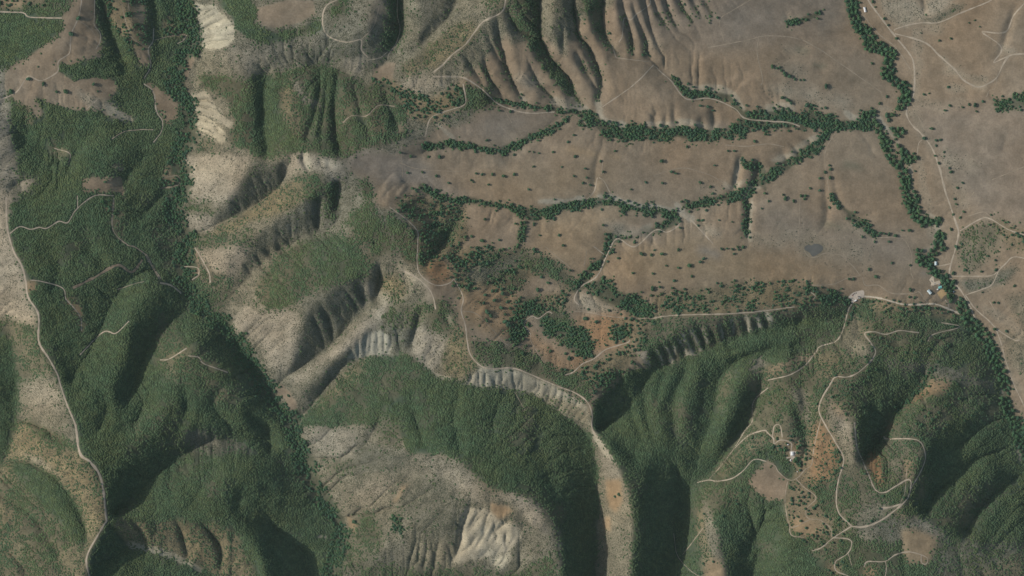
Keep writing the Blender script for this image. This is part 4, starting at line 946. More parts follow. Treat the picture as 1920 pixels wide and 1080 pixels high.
ROADS = [  # width m, kind, points
 (5,'d','0,22 42,24 57,32 116,34'),(4.5,'d','153,-40 153,3 147,33 135,60 132,80 130,100 110,115 107,135 77,151 55,143 47,150 30,173 0,187 -40,195'),
 (4,'d','178,-20 177,33 177,47 188,63 187,80 180,92'),(3,'g','150,40 165,50 178,65 182,82'),(5,'d','288,53 287,77 278,93 283,123 270,147'),(4.5,'d','270,157 288,173 293,207 305,227 302,247 288,267'),
 (4,'g','290,75 317,68 348,65'),(4,'d','350,66 343,76 333,82'),(4.5,'g','210,260 233,247 262,243 287,243'),(3.5,'d','162,205 183,187'),(3.5,'d','127,310 131,288 102,278'),(3,'g','228,7 240,53 250,73 277,90'),
 (3.5,'g','307,333 333,330 334,347 300,353'),
 (5,'d','632,0 613,10 605,30 608,57 623,72 650,79 677,75 678,93 690,108'),(4,'g','677,75 700,50 712,10'),(5,'d','950,-40 948,0 940,23 907,40 890,60 873,83 847,103 830,122 813,135'),
 (5,'d','812,143 847,144 873,147 907,170 930,192 953,203 990,212 1040,210'),(4.5,'d','868,157 873,193 850,204 833,210 807,223 797,257'),(3.5,'d','747,-30 745,25 750,55 743,80 730,100 727,110'),(3.5,'d','687,113 713,108 727,97'),
 (3.5,'g','643,230 660,217 687,217 710,198 740,199'),(3,'g','750,305 787,317 863,322'),(3,'g','753,273 755,333'),
 (4.5,'d','1225,-30 1220,0 1217,10 1193,27 1183,37 1170,35 1167,67 1160,79'),(3.5,'d','1147,83 1155,108'),(4,'g','1155,108 1193,113 1227,117'),(4,'d','1227,120 1187,160 1130,200'),
 (5,'d','1227,120 1237,133 1260,153 1277,177 1293,187 1333,185 1377,203 1397,222 1440,227 1480,230 1500,237'),(4,'g','1430,-20 1407,0 1373,20 1350,38 1357,77'),
 (4.5,'g','1327,89 1393,77 1440,67 1493,72 1533,90 1573,117 1620,150 1653,173'),(3.5,'g','1423,67 1420,100 1430,147 1427,160'),(3.5,'d','1120,333 1113,360 1097,377'),(4,'d','1123,333 1133,340 1143,360'),(3.5,'g','1074,213 1098,232 1098,250'),
 (3,'g','1225,330 1260,318 1290,316 1330,328 1360,345'),(4,'g','1360,272 1400,274 1440,270 1470,275'),
 (6.5,'d','1610,-40 1628,0 1657,40 1680,70 1707,103 1713,120 1715,147 1712,180 1700,207 1707,230 1733,257 1750,283 1763,320 1773,360 1790,410 1797,437 1790,470 1780,513 1787,527 1807,553 1827,593 1832,600'),
 (6,'d','1678,63 1717,73 1740,83 1760,103 1790,130 1807,150 1833,163 1855,155 1870,143 1883,117 1897,103 1930,101 1980,100'),(5,'d','1677,58 1683,53 1723,43 1760,42 1800,25 1853,3 1890,-20'),
 (5,'d','1930,-10 1920,7 1900,30 1885,60 1847,60 1843,62 1873,83 1877,97 1863,117 1880,110 1897,103'),(3.5,'g','1617,27 1647,63 1680,90 1707,130'),(3,'g','1720,215 1733,240 1728,232'),(3.5,'g','1860,337 1890,325 1920,313 1960,300'),(3,'g','1567,247 1547,290 1555,360'),
 (3,'g','1870,143 1866,165 1855,170 1850,182'),(3,'d','1720,290 1722,270 1728,262'),
 (3.5,'g','1827,360 1810,383 1800,410 1798,423'),(5,'d','1800,433 1840,410 1860,412 1890,430 1920,440 1960,450'),(3.5,'g','1815,405 1845,398 1860,410'),(4.5,'d','1783,518 1840,518 1863,515 1883,497 1900,482 1930,486'),
 (4.5,'d','1810,553 1840,543 1860,533 1873,507 1887,493'),(4.5,'d','1810,553 1827,577 1853,600 1870,617 1900,637 1912,638'),(4,'d','1868,618 1877,643 1883,667 1897,710 1910,740 1925,770'),
 (6.5,'w','1619,556 1625,556 1653,560 1690,570 1720,571 1753,570 1773,577 1800,588'),(4.5,'g','1617,520 1623,535 1647,535 1673,550 1713,550 1723,547 1733,560 1740,568'),(3.5,'g','1613,517 1587,522 1563,533 1520,535'),(4,'g','1643,445 1687,446 1700,455 1710,480 1708,507 1713,523'),
 (4,'g','1507,467 1512,476 1520,482 1534,481 1547,475 1577,478'),(3,'g','1577,478 1600,500 1613,517'),(4.5,'d','1225,597 1247,593 1293,590 1373,588 1440,582 1490,575'),(3,'d','1520,547 1529,555 1524,562'),
 (4,'d','1623,623 1640,622 1660,627 1687,620 1723,624'),(4,'d','1765,605 1795,610 1795,615 1750,627 1740,640'),
 (5,'d','1623,623 1622,628 1633,643 1642,660 1630,680 1607,700 1587,707 1567,707 1557,720 1537,757 1540,783 1567,830 1582,860 1573,897 1568,927 1572,960 1597,987'),
 (6.5,'d','1597,987 1620,988 1653,975 1690,947 1703,933'),(4.5,'d','1703,933 1710,913 1730,877 1735,853 1727,830 1707,823 1663,823 1657,818'),
 (4,'g','1540,783 1528,830 1522,870 1510,880 1495,896 1480,900 1460,885 1453,873 1440,868'),(5,'d','1602,792 1607,837 1617,863 1630,893 1643,920 1660,923 1677,913 1700,900 1708,903 1707,917'),
 (5,'d','1597,987 1563,1008 1540,1027 1523,1033'),(4.5,'d','1563,1008 1587,1010 1597,1017 1590,1037 1567,1053 1568,1070 1590,1080 1610,1095'),(4,'g','1493,898 1507,913 1530,933 1513,953 1512,967 1520,973 1537,975 1557,990 1560,1007'),
 (4,'g','1520,973 1493,987 1480,985 1472,937 1477,903'),(3.5,'g','1480,985 1484,1003 1507,1008'),(4.5,'d','1620,1063 1627,1053 1660,1052 1680,1040 1707,1035 1737,1045 1737,1057 1728,1055 1727,1040'),(4,'d','1660,1052 1662,1067 1657,1095'),(7,'d','1651,953 1670,951 1690,945'),(3,'g','1590,1037 1597,1060'),(3,'g','1700,880 1697,920 1690,940'),
 (4,'d','1307,905 1330,900 1343,902 1370,898 1393,883 1413,862 1437,865'),(3.5,'g','1330,898 1357,867 1377,840'),(4.5,'d','1378,840 1403,817 1432,807 1440,812 1450,822 1452,832 1463,825 1483,830 1484,845'),(3.5,'d','1448,820 1452,800 1462,798 1467,820'),
 (4,'d','1378,838 1397,807 1410,790 1413,753 1440,727'),(4.5,'d','1440,713 1480,703 1507,687 1530,660 1537,650 1567,640 1580,620 1590,583 1597,570'),
 (5,'d','1280,400 1300,417 1337,457'),(5,'d','1277,417 1267,427 1250,435 1227,432 1190,462 1157,448 1137,480 1120,517 1090,537 1077,560 1085,572'),(4,'d','1113,462 1133,477'),(3,'g','1023,463 1070,503'),(3.5,'g','1077,584 1100,585 1140,593 1180,596 1225,597'),
 (4.5,'d','1035,588 1028,585 1010,597 997,593 983,607 995,627'),(3,'g','995,627 997,643 1020,680'),(4.5,'d','1060,703 1075,697 1093,682 1113,673 1137,655 1177,642 1180,637'),(3,'g','1177,665 1200,660'),
 (4,'d','730,388 757,407 782,433 783,460 783,500 793,520 817,535 840,532 852,523'),(4.5,'d','757,508 780,520 803,540 813,560 817,580'),
 (4.5,'d','852,523 868,557 865,583 873,613 880,660 900,685 923,692 960,690 990,700 1040,722 1075,735 1100,752 1110,775 1110,800 1117,818'),(3,'g','865,583 890,587 913,607 940,637 957,650'),
 (7,'d','12,370 12,385 14,430 25,470 40,497 48,527 53,557 72,590 73,640 90,670 107,700 113,720 125,757 142,797'),(9,'d','142,797 150,850 170,867 190,900 200,977'),(8,'d','200,977 190,993 163,1043 167,1080 170,1110'),
 (5,'d','18,438 37,425 57,430 73,426 88,428 110,415 127,417 143,393 177,367 213,367'),(6,'g','213,370 212,430 237,458 253,463 273,477'),(12,'g','273,477 290,507 300,523'),(4.5,'d','57,525 80,528 117,540 123,560'),(5,'d','123,560 150,593 153,620'),
 (11,'s','137,540 177,520 220,497 247,510 267,487'),(4,'d','150,665 193,623 217,625 242,602'),(4,'d','300,675 317,673 350,653'),(4,'d','353,667 373,670 383,682 427,698'),(3,'g','220,543 250,533 270,528'),(7,'d','300,530 320,535 340,550'),
 (3.5,'d','240,1 243,20'),(3,'g','965,735 985,770'),(5,'d','365,465 375,480 392,512 394,530'),(3.5,'d','145,367 146,390'),(3.5,'d','345,500 370,502 372,515 360,525'),
 (4,'d','1753,498 1762,498 1783,494'),(3.5,'d','1772,562 1777,568 1780,576'),(3.5,'g','1840,570 1845,590'),(4,'g','1855,565 1867,585'),(3.5,'g','1880,560 1887,580'),
 (3,'g','1100,470 1095,500'),(3,'g','945,205 960,230'),(3,'g','1500,370 1498,440'),(3,'g','1130,300 1128,330'),
 (3.5,'g','1318,990 1280,1040'),(3,'g','1263,1000 1270,1040 1295,1070 1330,1090'),
]
KM = {'d': MT['dirt'], 'g': MT['dirt_dim'], 'w': MT['gravel'], 's': mat('overgrown_clearing', (.19,.15,.11), .95, .25, .1)}
for w, k, s_ in ROADS: ribbon('dirt_road' if k != 'g' else 'footpath', P2(s_), w*(.85 if k != 'g' else .72), KM[k])
patch('pond', POND, mat('pond_water', (.105,.105,.098), .35, .08, .05), .25)
patch('parking_lot', LOT, mat('lot_gravel', (.44,.385,.32), .95, .1, .3))
patch('farmyard', YARD, mat('yard_sand', (.50,.43,.33), .95, .12, .3))
patch('riding_arena', ARENA, mat('arena_sand', (.40,.285,.150), .95, .12, .3))
patch('driveway', PAD, mat('drive_gravel', (.40,.35,.29), .95, .12, .3))

# ------------------------------------------------------------------ vegetation pieces
def lump(rad, n_sub, seed, rough=.28, flat=.75, zc=0.0, c=(0, 0)):
    """an uneven clump of foliage from a subdivided icosahedron"""
    r = random.Random(seed); t = (1+5**.5)/2
    V = [Vector(v).normalized() for v in [(-1,t,0),(1,t,0),(-1,-t,0),(1,-t,0),(0,-1,t),(0,1,t),(0,-1,-t),(0,1,-t),(t,0,-1),(t,0,1),(-t,0,-1),(-t,0,1)]]
    F = [(0,11,5),(0,5,1),(0,1,7),(0,7,10),(0,10,11),(1,5,9),(5,11,4),(11,10,2),(10,7,6),(7,1,8),(3,9,4),(3,4,2),(3,2,6),(3,6,8),(3,8,9),(4,9,5),(2,4,11),(6,2,10),(8,6,7),(9,8,1)]
    for _ in range(n_sub):
        cache = {}; G = []
        def mid(a, b):
            k = (min(a, b), max(a, b))
            if k not in cache: V.append(((V[a]+V[b])/2).normalized()); cache[k] = len(V)-1
            return cache[k]
        for a, b, c_ in F:
            x, y, z = mid(a, b), mid(b, c_), mid(c_, a); G += [(a,x,z),(b,y,x),(c_,z,y),(x,y,z)]
        F = G
    out = []
    for v in V:
        k = rad*(1+r.uniform(-rough, rough)); out.append((c[0]+v.x*k, c[1]+v.y*k, zc+v.z*k*flat))
    return out, F
def crown_parts(seed, R_=1.0, n=9, leaves=60, tall=1.0):
    """crown of radius 1: overlapping clumps plus loose leaf sprays breaking the outline"""
    r = random.Random(seed); P = [lump(.58*R_, 1, seed, .25, .7*tall, .75*tall)]
    ecc = r.uniform(.8, 1.0)
    for k in range(n):
        a = 2*PI*k/n+r.uniform(-.35, .35); d = r.uniform(.42, .66); q = r.uniform(.24, .42)
        P.append(lump(q, 1, seed*31+k, .3, .8*tall, r.uniform(.5, .95)*tall, (math.cos(a)*d, math.sin(a)*d*ecc)))
    for k in range(4):
        a = r.uniform(0, 2*PI); d = r.uniform(0, .35)
        P.append(lump(r.uniform(.22, .34), 1, seed*77+k, .3, .8*tall, 1.1*tall, (math.cos(a)*d, math.sin(a)*d)))
    V, F = [], []
    for k in range(leaves):
        a = r.uniform(0, 2*PI); d = r.uniform(.5, 1.06); z = r.uniform(.45, 1.05)*tall; s = r.uniform(.05, .11)
        c = Vector((math.cos(a)*d, math.sin(a)*d*ecc, z)); u = Vector((r.uniform(-1,1), r.uniform(-1,1), r.uniform(-.5,.5))).normalized(); w = u.cross(Vector((r.uniform(-1,1), r.uniform(-1,1), 1))).normalized()
        b = len(V); V += [c-u*s, c+w*s*.6, c+u*s, c-w*s*.6]; F.append((b, b+1, b+2, b+3))
    P.append((V, F)); return merge(P)
def trunk_parts(seed):
    """tapered trunk with four limbs, height in crown radii"""
    r = random.Random(seed); parts = []
    def tube(p0, p1, r0, r1, n=6):
        p0, p1 = Vector(p0), Vector(p1); d = (p1-p0).normalized(); u = d.orthogonal().normalized(); w = d.cross(u); V = []
        for p, q in ((p0, r0), (p1, r1)):
            for k in range(n): V.append(p+(u*math.cos(2*PI*k/n)+w*math.sin(2*PI*k/n))*q)
        return V, [(k, (k+1) % n, n+(k+1) % n, n+k) for k in range(n)]
    parts.append(tube((0,0,-.15), (.02,.01,.42), .10, .07))
    for k in range(4):
        a = 2*PI*k/4+r.uniform(-.4, .4); parts.append(tube((.02,.01,.38), (math.cos(a)*.45, math.sin(a)*.45, .78), .05, .02, 5))
    return merge(parts)
def mesh_of(name, vf, m):
    me = bpy.data.meshes.new(name); me.from_pydata([tuple(v) for v in vf[0]], [], vf[1]); me.materials.append(m); return me
OAK = [mesh_of('crown', crown_parts(100+k, n=8+k % 3), MT['tree']) for k in range(6)]
WIL = [mesh_of('crown', crown_parts(200+k, n=9, tall=1.25), MT['bright']) for k in range(5)]
TRK = [mesh_of('trunk', trunk_parts(300+k), MT['bark']) for k in range(3)]

def scatter(name, label_kind, pts, protos):
    """one stuff object: a cloud of points carrying size and turn, instanced with geometry nodes"""
    P = np.array([[wx(p[0]), wy(p[1]), p[2]] for p in pts], np.float32) if not isinstance(pts, np.ndarray) else pts[:, :3].astype(np.float32)
    sc = pts[:, 3].astype(np.float32)
    me = bpy.data.meshes.new(name); me.vertices.add(len(P)); me.vertices.foreach_set('co', P.ravel())
    a = me.attributes.new('size', 'FLOAT', 'POINT'); a.data.foreach_set('value', sc)
    a = me.attributes.new('turn', 'FLOAT', 'POINT'); a.data.foreach_set('value', rng.uniform(0, 2*PI, len(P)).astype(np.float32))
    o = bpy.data.objects.new(name, me); COL.objects.link(o); tag(o, kind='stuff')
    cl = bpy.data.collections.new(name+'_kinds')
    for k, pm in enumerate(protos):
        po = bpy.data.objects.new(name+'_kind', pm); cl.objects.link(po)
    ng = bpy.data.node_groups.new(name, 'GeometryNodeTree')
    ng.interface.new_socket('Geometry', in_out='INPUT', socket_type='NodeSocketGeometry'); ng.interface.new_socket('Geometry', in_out='OUTPUT', socket_type='NodeSocketGeometry')
    n = ng.nodes; l = ng.links
    gi = n.new('NodeGroupInput'); go = n.new('NodeGroupOutput'); ci = n.new('GeometryNodeCollectionInfo'); ci.inputs['Collection'].default_value = cl
    ci.inputs['Separate Children'].default_value = True; ci.inputs['Reset Children'].default_value = True
    ip = n.new('GeometryNodeInstanceOnPoints'); ip.inputs['Pick Instance'].default_value = True
    s1 = n.new('GeometryNodeInputNamedAttribute'); s1.data_type = 'FLOAT'; s1.inputs['Name'].default_value = 'size'
    s2 = n.new('GeometryNodeInputNamedAttribute'); s2.data_type = 'FLOAT'; s2.inputs['Name'].default_value = 'turn'
    cx = n.new('ShaderNodeCombineXYZ'); l.new(s2.outputs['Attribute'], cx.inputs['Z'])
    l.new(gi.outputs[0], ip.inputs['Points']); l.new(ci.outputs[0], ip.inputs['Instance']); l.new(s1.outputs['Attribute'], ip.inputs['Scale']); l.new(cx.outputs[0], ip.inputs['Rotation'])
    l.new(ip.outputs[0], go.inputs[0])
    md = o.modifiers.new('scatter', 'NODES'); md.node_group = ng
    return o
def seeds(step, dens, clump, seed, lo, hi, pad=70, skip_road=True):
    """jittered grid of points, kept where the cover map asks for them; step in plan units"""
    r = np.random.default_rng(seed)
    xs = np.arange(-pad, 1920+pad, step); ys = np.arange(-pad, 1080+pad, step*.88)
    X, Y = np.meshgrid(xs, ys); X = X+((np.arange(len(ys)) % 2)*step/2)[:, None]
    X = (X+r.uniform(-.42, .42, X.shape)*step).ravel(); Y = (Y+r.uniform(-.42, .42, Y.shape)*step).ravel()
    d = samp(dens, X, Y)
    if clump is not None:
        c = samp(clump, X, Y); d = np.where(d > .97, d, np.clip(d*(1+c*1.9), 0, 1))
    k = r.uniform(0, 1, X.shape) < d
    if skip_road: k &= samp(ROADMASK, X, Y) < .3
    X, Y = X[k], Y[k]; S = r.uniform(lo, hi, len(X))
    return X, Y, S
CL1 = fbm(16, 500, 3); CL2 = fbm(9, 520, 2)
def cloud(X, Y, S, sink=.15): return np.stack([wx(X), wy(Y), samp(Z, X, Y)-S*sink, S], 1)
# chaparral canopy
can = [mesh_of('canopy', merge([lump(1, 1, 700+k,   .25, .8, .28), lump(.6, 1, 730+k, .3, .7, .45, (.45, .3)), lump(.5, 1, 760+k, .3, .9, .5, (-.5, -.2))]), MT['canopy']) for k in range(5)]
X, Y, S = seeds(2.75, FD, CL1, 21, 2.0, 3.8)
N_CAN = len(X); scatter('chaparral', '', cloud(X, Y, S), can)
# woodland canopy of larger trees
X, Y, S = seeds(4.6, TD, CL1, 22, 3.8, 6.6)
N_TR = len(X); scatter('woodland', '', cloud(X, Y, S, .1), OAK[:4]+WIL[:2])
# low scrub
shr = [mesh_of('shrub', lump(1, 1, 800+k, .3, .8, .35), MT['shrub']) for k in range(4)]
X, Y, S = seeds(2.1, SD*.85, CL2, 23, .7, 1.9, 10)
N_SH = len(X); scatter('scrub', '', cloud(X, Y, S), shr)
print('instances', N_CAN, N_TR, N_SH)

#TREES
# ------------------------------------------------------------------ single trees
LM = [('the heart-shaped pond',1525,467),('the gravel parking lot',1605,556),('the long white-roofed shed in the farmyard',1742,547),('the lone pale-roofed barn',1754,494),('the narrow roof by the north creek',1622,18),
 ('the white house on the knoll',1486,850),('the kite-shaped field',1440,905),('the triangular pasture corner',1227,118),('the fork of the sandy wash',1637,222),('the creek junction in mid valley',1275,400),('the fluted bluff',1330,630),
 ('the pale bare patch by the creek head',1130,575),('the bend of the ridge trail',865,583),('the upper cream cliff',410,50),('the lower cream cliff',400,220),('the three-way track crossing',1833,163),('the crossing below the farm gate',1808,553),
 ('the end of the grassy spur',750,300),('the creek fork north of centre',1070,212),('the square clearing in the woods',190,345),('the loop of the hilltop track',1735,850),('the white badlands',910,1010),('the rounded western clearing',100,150),('the bare knoll on the south ridge',1155,930),('the meeting of creek and canyon mouth',1405,365),('the saddle of the dry pasture',1130,440),('the wavy pasture rim',1290,215),('the bleached swell in the north pasture',1500,160),('the fork of the east lane',1798,425),('the small clearing beside the river',310,200)]
ORD = ['nearest','second nearest','third nearest','fourth nearest','fifth nearest','sixth nearest','seventh nearest','eighth nearest','ninth nearest','tenth nearest','eleventh nearest','twelfth nearest','thirteenth nearest','fourteenth nearest','fifteenth nearest']
DIRS = ['east','north-east','north','north-west','west','south-west','south','south-east']
_t = ['twenty','thirty']
for _a in ('sixteenth','seventeenth','eighteenth','nineteenth','twentieth'): ORD.append(_a+' nearest')
for _b in _t:
    for _a in ('first','second','third','fourth','fifth','sixth','seventh','eighth','ninth'): ORD.append(_b+'-'+_a+' nearest')
    ORD.append({'twenty':'thirtieth','thirty':'fortieth'}[_b]+' nearest')
LM += [('the first bend of the north-east creek',1622,92),('the elbow of the north-east creek',1680,150),('the west side of the valley fork',1590,222),('the curve where wash meets creek',1695,300),('the gap between the creek groves',1728,400),('the creek pool above the pale barn',1762,450),('the hut east of the arena',1788,547),('the creek beside the lane bend',1832,600),('the creek by the south-east lane',1862,660),('the creek at the east frame edge',1905,780)]
def label_trees(rows, what):
    info = []
    for k, (x, y, s) in enumerate(rows):
        d, nm, lx, ly = min((math.hypot(x-a, y-b), n_, a, b) for n_, a, b in LM)
        sec = DIRS[int(round(math.atan2(ly-y, x-lx)/(PI/4))) % 8]; info.append((nm, sec, d, k))
    out = [''] * len(rows); seen = {}
    for nm, sec, d, k in sorted(info, key=lambda t: t[2]):
        i = seen.get((nm, sec), 0); seen[(nm, sec)] = i+1
        z = rows[k][2]; sz = 'small' if z < 5.2 else ('large' if z > 7.4 else 'round')
        out[k] = f"{sz} {what}, {ORD[min(i, len(ORD)-1)]} {sec} of {nm}"
    return out
def plant(name, rows, crowns, what, cat, group):
    labs = label_trees(rows, what)
    for k, (x, y, s) in enumerate(rows):
        t = empty(name, W3(x, y, -.2), random.uniform(0, 2*PI)); t.scale = (s*random.uniform(.95, 1.3), s*random.uniform(.78, 1.0), s*random.uniform(.85, 1.1)); tag(t, labs[k], cat, group)
        c = bpy.data.objects.new('crown', crowns[k % len(crowns)]); COL.objects.link(c); c.parent = t
        b = bpy.data.objects.new('trunk', TRK[k % 3]); COL.objects.link(b); b.parent = t
OAKS = '''1017,128 978,177 1087,235 1076,253 1065,266 1078,293 1126,302 1153,283 1288,275 1241,302,L 1365,283 1377,283 1340,310 1259,322 1267,325 1211,342 1242,343 1313,342 1332,350 1097,316 1076,330 1100,333 1093,343 1107,347 1131,322
992,284,S 1000,285,S 1010,287,S 1037,285 1000,312,S 1053,313,S 964,327 964,290 1290,157 1300,163 1323,163 1313,198 1327,200 1337,207 1143,62 1253,10 1283,8 1345,33 1330,43,S 1205,103 1185,102,S 1415,265 1400,198 1420,200 1183,355,S 991,355
1635,119 1549,162,L 1663,181 1649,194 1732,177 1742,175,S 1778,163 1781,198 1772,207 1805,201 1817,196 1828,197,L 1843,190 1831,209 1733,259,L 1747,241,L 1753,292 1760,306 1716,321 1679,261 1636,3 1641,13,S 1658,35 1665,47 1681,72 1761,76 1783,72 1727,62,S
1555,310 1557,317 1547,323 1537,334 1556,333 1519,353 1537,357 1755,263 1763,262 1755,273 1770,285,S 1770,293,S 1780,315 1783,322 1805,343 1795,352 1817,43,S 1837,50,S 1828,38,S
1448,125,L 1457,128 1465,132 1472,140,L 1480,143,L 1490,148 1500,150,S 1507,150,S 1467,183,L 1477,188,L 1483,193 1513,197,L 1522,197,L 1528,198 1548,202 1470,137 1462,126 
750,286 770,293 803,294 824,294,L 764,324 792,323 818,330 841,343 773,353 893,325 904,327 923,327 944,330,L 883,338 887,341,S 916,346 913,263 936,207 957,209 698,147 541,87 909,411 904,451,L 915,460 936,450 893,465
910,553,L 907,568,L 913,585,L 920,592,L 927,563,L 940,577,L 942,550,L 947,603,L 953,608,L 913,602 923,545 957,598 877,540,L
1128,393 1039,410 1131,422 1136,439 1012,441 1048,441 982,436 1056,460 1001,467,L 1003,472 1009,472 1112,485,S 1069,507 1028,530 1008,543,L 1159,484 1203,476,L 1221,478 1241,476,L 1227,469,S 1272,468 1249,498,S 1272,502 1293,498,L 1313,491 1319,485
1186,512 1224,513 1297,518 1264,526 1235,529,S 1224,541,L 1237,538 1309,413 1317,413 1309,423 1348,413,S 1373,416,S 1275,427 1353,467 1363,466 1373,467 1383,463 1393,463 1376,476 1385,468 1428,391,S 1278,378 1288,377
1098,597,L 1118,603,L 1164,589 1185,598,L 1142,582 1103,580 1172,597 1032,658 1051,646 987,648 1067,672,L 1092,699,L 1117,686,L 1073,695,S 1053,692 1060,693 980,662,L 1057,587 1035,578 1169,640 1161,665
1468,365 1472,372,L 1488,377 1502,367 1508,373 1510,367 1441,377 1572,391 1555,389 1637,442 1640,453 1667,453 1617,444 1679,442,L 1658,438 1667,439 1650,437 1705,432,L 1692,432 1672,493 1629,505 1642,519,L 1707,543,L 1705,557 1715,557 1688,578 1715,578 1697,571 1713,570 1743,577,L
1783,430 1790,373 1793,383 1787,402 1807,397 1800,408 1787,512,L 1913,442 1906,437 1858,403,S 1852,480 1866,488 1863,567 1872,568 1842,548,S 1902,536 1887,621 1865,617,L 1793,463,L 1803,458 1840,509 1867,506 1810,506 1592,523 1600,523 1563,370
1586,776 1493,860,L 1500,874 1688,924 1695,933,L 1650,953 1153,931 1160,927 1337,1053 519,746,L 541,742 664,978,L 147,34,L 133,64,L 71,125,S 81,157,L 53,148,L 20,172,L 106,172 123,172,L 175,158,L 183,171,S 197,341'''
rows = []
for q_ in OAKS.split():
    a = q_.split(','); s = {'L': 8.6, 'S': 4.2}.get(a[2] if len(a) > 2 else '', 6.0)*random.uniform(.85, 1.12)
    rows.append((float(a[0]), float(a[1]), s))
plant('oak_tree', rows, OAK, 'dark oak', 'oak tree', 'single oaks dotted over the dry pasture')
print('oaks', len(rows))
# tall bright trees lining the east creek: each a tree of its own
GAL = GALP
def inside(p, x, y):
    c = False; n = len(p)
    for k in range(n):
        (xa, ya), (xb, yb) = p[k], p[(k+1) % n]
        if (ya > y) != (yb > y) and x < (xb-xa)*(y-ya)/(yb-ya)+xa: c = not c
    return c
g_rows = []
KEEP = [(1621.5,18,7),(1754.6,493.8,6.5),(1757,497,5),(1742.6,547.4,7),(1762.6,538.8,6),(1761,533.6,4),(1758,542.6,4),(1788,547,4),(1752,529,9),(1766,551,9)]
for poly in GAL:
    xs_ = [p[0] for p in poly]; ys_ = [p[1] for p in poly]; tries = int((max(xs_)-min(xs_))*(max(ys_)-min(ys_))*1.2)+60
    for _ in range(tries):
        x = random.uniform(min(xs_), max(xs_)); y = random.uniform(min(ys_), max(ys_)); s = random.uniform(7, 11)
        if inside(poly, x, y) and all(math.hypot(x-a, y-b) > r_+s/M*.5 for a, b, r_ in KEEP) and all((x-a)**2+(y-b)**2 > (.86*(s+c)/M)**2 for a, b, c in g_rows): g_rows.append((x, y, s))
plant('creekside_tree', g_rows[:299], WIL+OAK[:2], 'leafy green streamside tree', 'tree', 'tall trees lining the east creek')
print('creekside', len(g_rows))

#BUILD
# ------------------------------------------------------------------ buildings
MW = mat('white_sheet_roof', (.72,.73,.72), .45, .05, .6); MB = mat('pale_blue_roof', (.50,.60,.62), .4, .06, .6); MTQ = mat('turquoise_roof', (.17,.45,.43), .5, .1, .6)
MWL = mat('painted_wall', (.55,.52,.46), .85, .06, 1); MRED = mat('rusty_red_wall', (.34,.13,.10), .85, .1, 1); MDK = mat('dark_door', (.08,.07,.06), .8, .1, 1); MGL = mat('window_glass', (.05,.07,.09), .15, .05, 1); MGR = mat('grey_shingle_roof', (.23,.23,.24), .9, .12, 2)
def house(name, label, cat, px, py, L, Wd, h, rise, rz, roof, wall, over=.5, doors=1, wins=3):
    z = min(float(samp(Z, px+a, py+b)) for a in (-3, 0, 3) for b in (-3, 0, 3)); zt = float(samp(Z, px, py))
    e = empty(name, (float(wx(px)), float(wy(py)), zt-.1), rz); tag(e, label, cat); z0 = min(0, z-zt)-.6
    l, w = L/2, Wd/2; t = .25
    for (a, b, c, d) in ((-l, l, -w, -w+t), (-l, l, w-t, w)):
        link('wall', *box(a, b, c, d, z0, h), wall, e)
    for s_ in (-1, 1):                                   # gable ends
        x0_, x1_ = (l-t, l) if s_ > 0 else (-l, -l+t)
        pr = [(-w+t, z0), (w-t, z0), (w-t, h), (0, h+rise*.97), (-w+t, h)]
        V = [(x0_, a, b) for a, b in pr]+[(x1_, a, b) for a, b in pr]
        link('wall', V, [(4,3,2,1,0),(5,6,7,8,9)]+[(k, (k+1) % 5, 5+(k+1) % 5, 5+k) for k in range(5)], wall, e)
    lo = over; sl_ = rise/w
    for s_ in (-1, 1):                                   # two roof slopes with ribs standing proud
        ye = s_*(w+lo); ze = h-lo*sl_+.05; zr = h+rise+.05; th = .14
        V = [(-l-lo, 0, zr), (l+lo, 0, zr), (l+lo, ye, ze), (-l-lo, ye, ze)]; V += [(a, b, c+th) for a, b, c in V]
        r_ = link('roof', V, [(0,1,2,3),(7,6,5,4),(0,4,5,1),(1,5,6,2),(2,6,7,3),(3,7,4,0)], roof, e)
        R2 = []; nr = max(4, int(L/1.6))
        for k in range(nr+1):
            x = -l-lo+.1+(2*l+2*lo-.2)*k/nr; v, f = box(x-.05, x+.05, 0, 1, 0, 1)
            v = [(a, ye*b, (zr+(ze-zr)*b)+th+.002+.05*c) for a, b, c in v]; R2.append((v, f))
        link('rib', *merge(R2), roof, r_)
    link('ridge_cap', *box(-l-lo-.03, l+lo+.03, -.22, .22, h+rise+.17, h+rise+.27), roof, e)
    for k in range(doors): 
        x = -l*.4+k*3.4; link('door', *box(x-1.1, x+1.1, -w-.06, -w-.003, 0, 2.4), MDK, e)
    for k in range(wins):
        x = l*.1+k*(l*.8/max(1, wins)); f_ = link('window', *box(x-.5, x+.5, -w-.05, -w-.003, 1.0, 2.1), MWL, e); link('pane', *box(x-.42, x+.42, -w-.07, -w-.053, 1.08, 2.02), MGL, f_)
        f_ = link('window', *box(x-.5, x+.5, w+.003, w+.05, 1.0, 2.1), MWL, e); link('pane', *box(x-.42, x+.42, w+.053, w+.07, 1.08, 2.02), MGL, f_)
    return e
house('barn', 'narrow long shed with white roof and reddish walls near the north creek', 'barn', 1621.5, 18, 18, 7, 4.2, 1.3, math.radians(-78), MW, MRED, .4, 2, 3)
house('barn', 'lone square barn with a pale blue metal roof east of the creek trees', 'barn', 1754.6, 493.8, 13, 8.5, 5.2, 1.8, math.radians(90), MB, MWL, .5, 1, 2)
house('barn', 'long shed with pale blue roof set diagonally in the farm paddock', 'barn', 1742.6, 547.4, 17, 9.5, 5, 1.8, math.radians(-50), MB, MWL, .5, 2, 3)
house('farmhouse', 'turquoise-roofed farmhouse between the sandy yard and the orange arena', 'house', 1762.6, 538.8, 13, 8, 3.6, 1.8, math.radians(20), MTQ, MWL, .6, 1, 3)
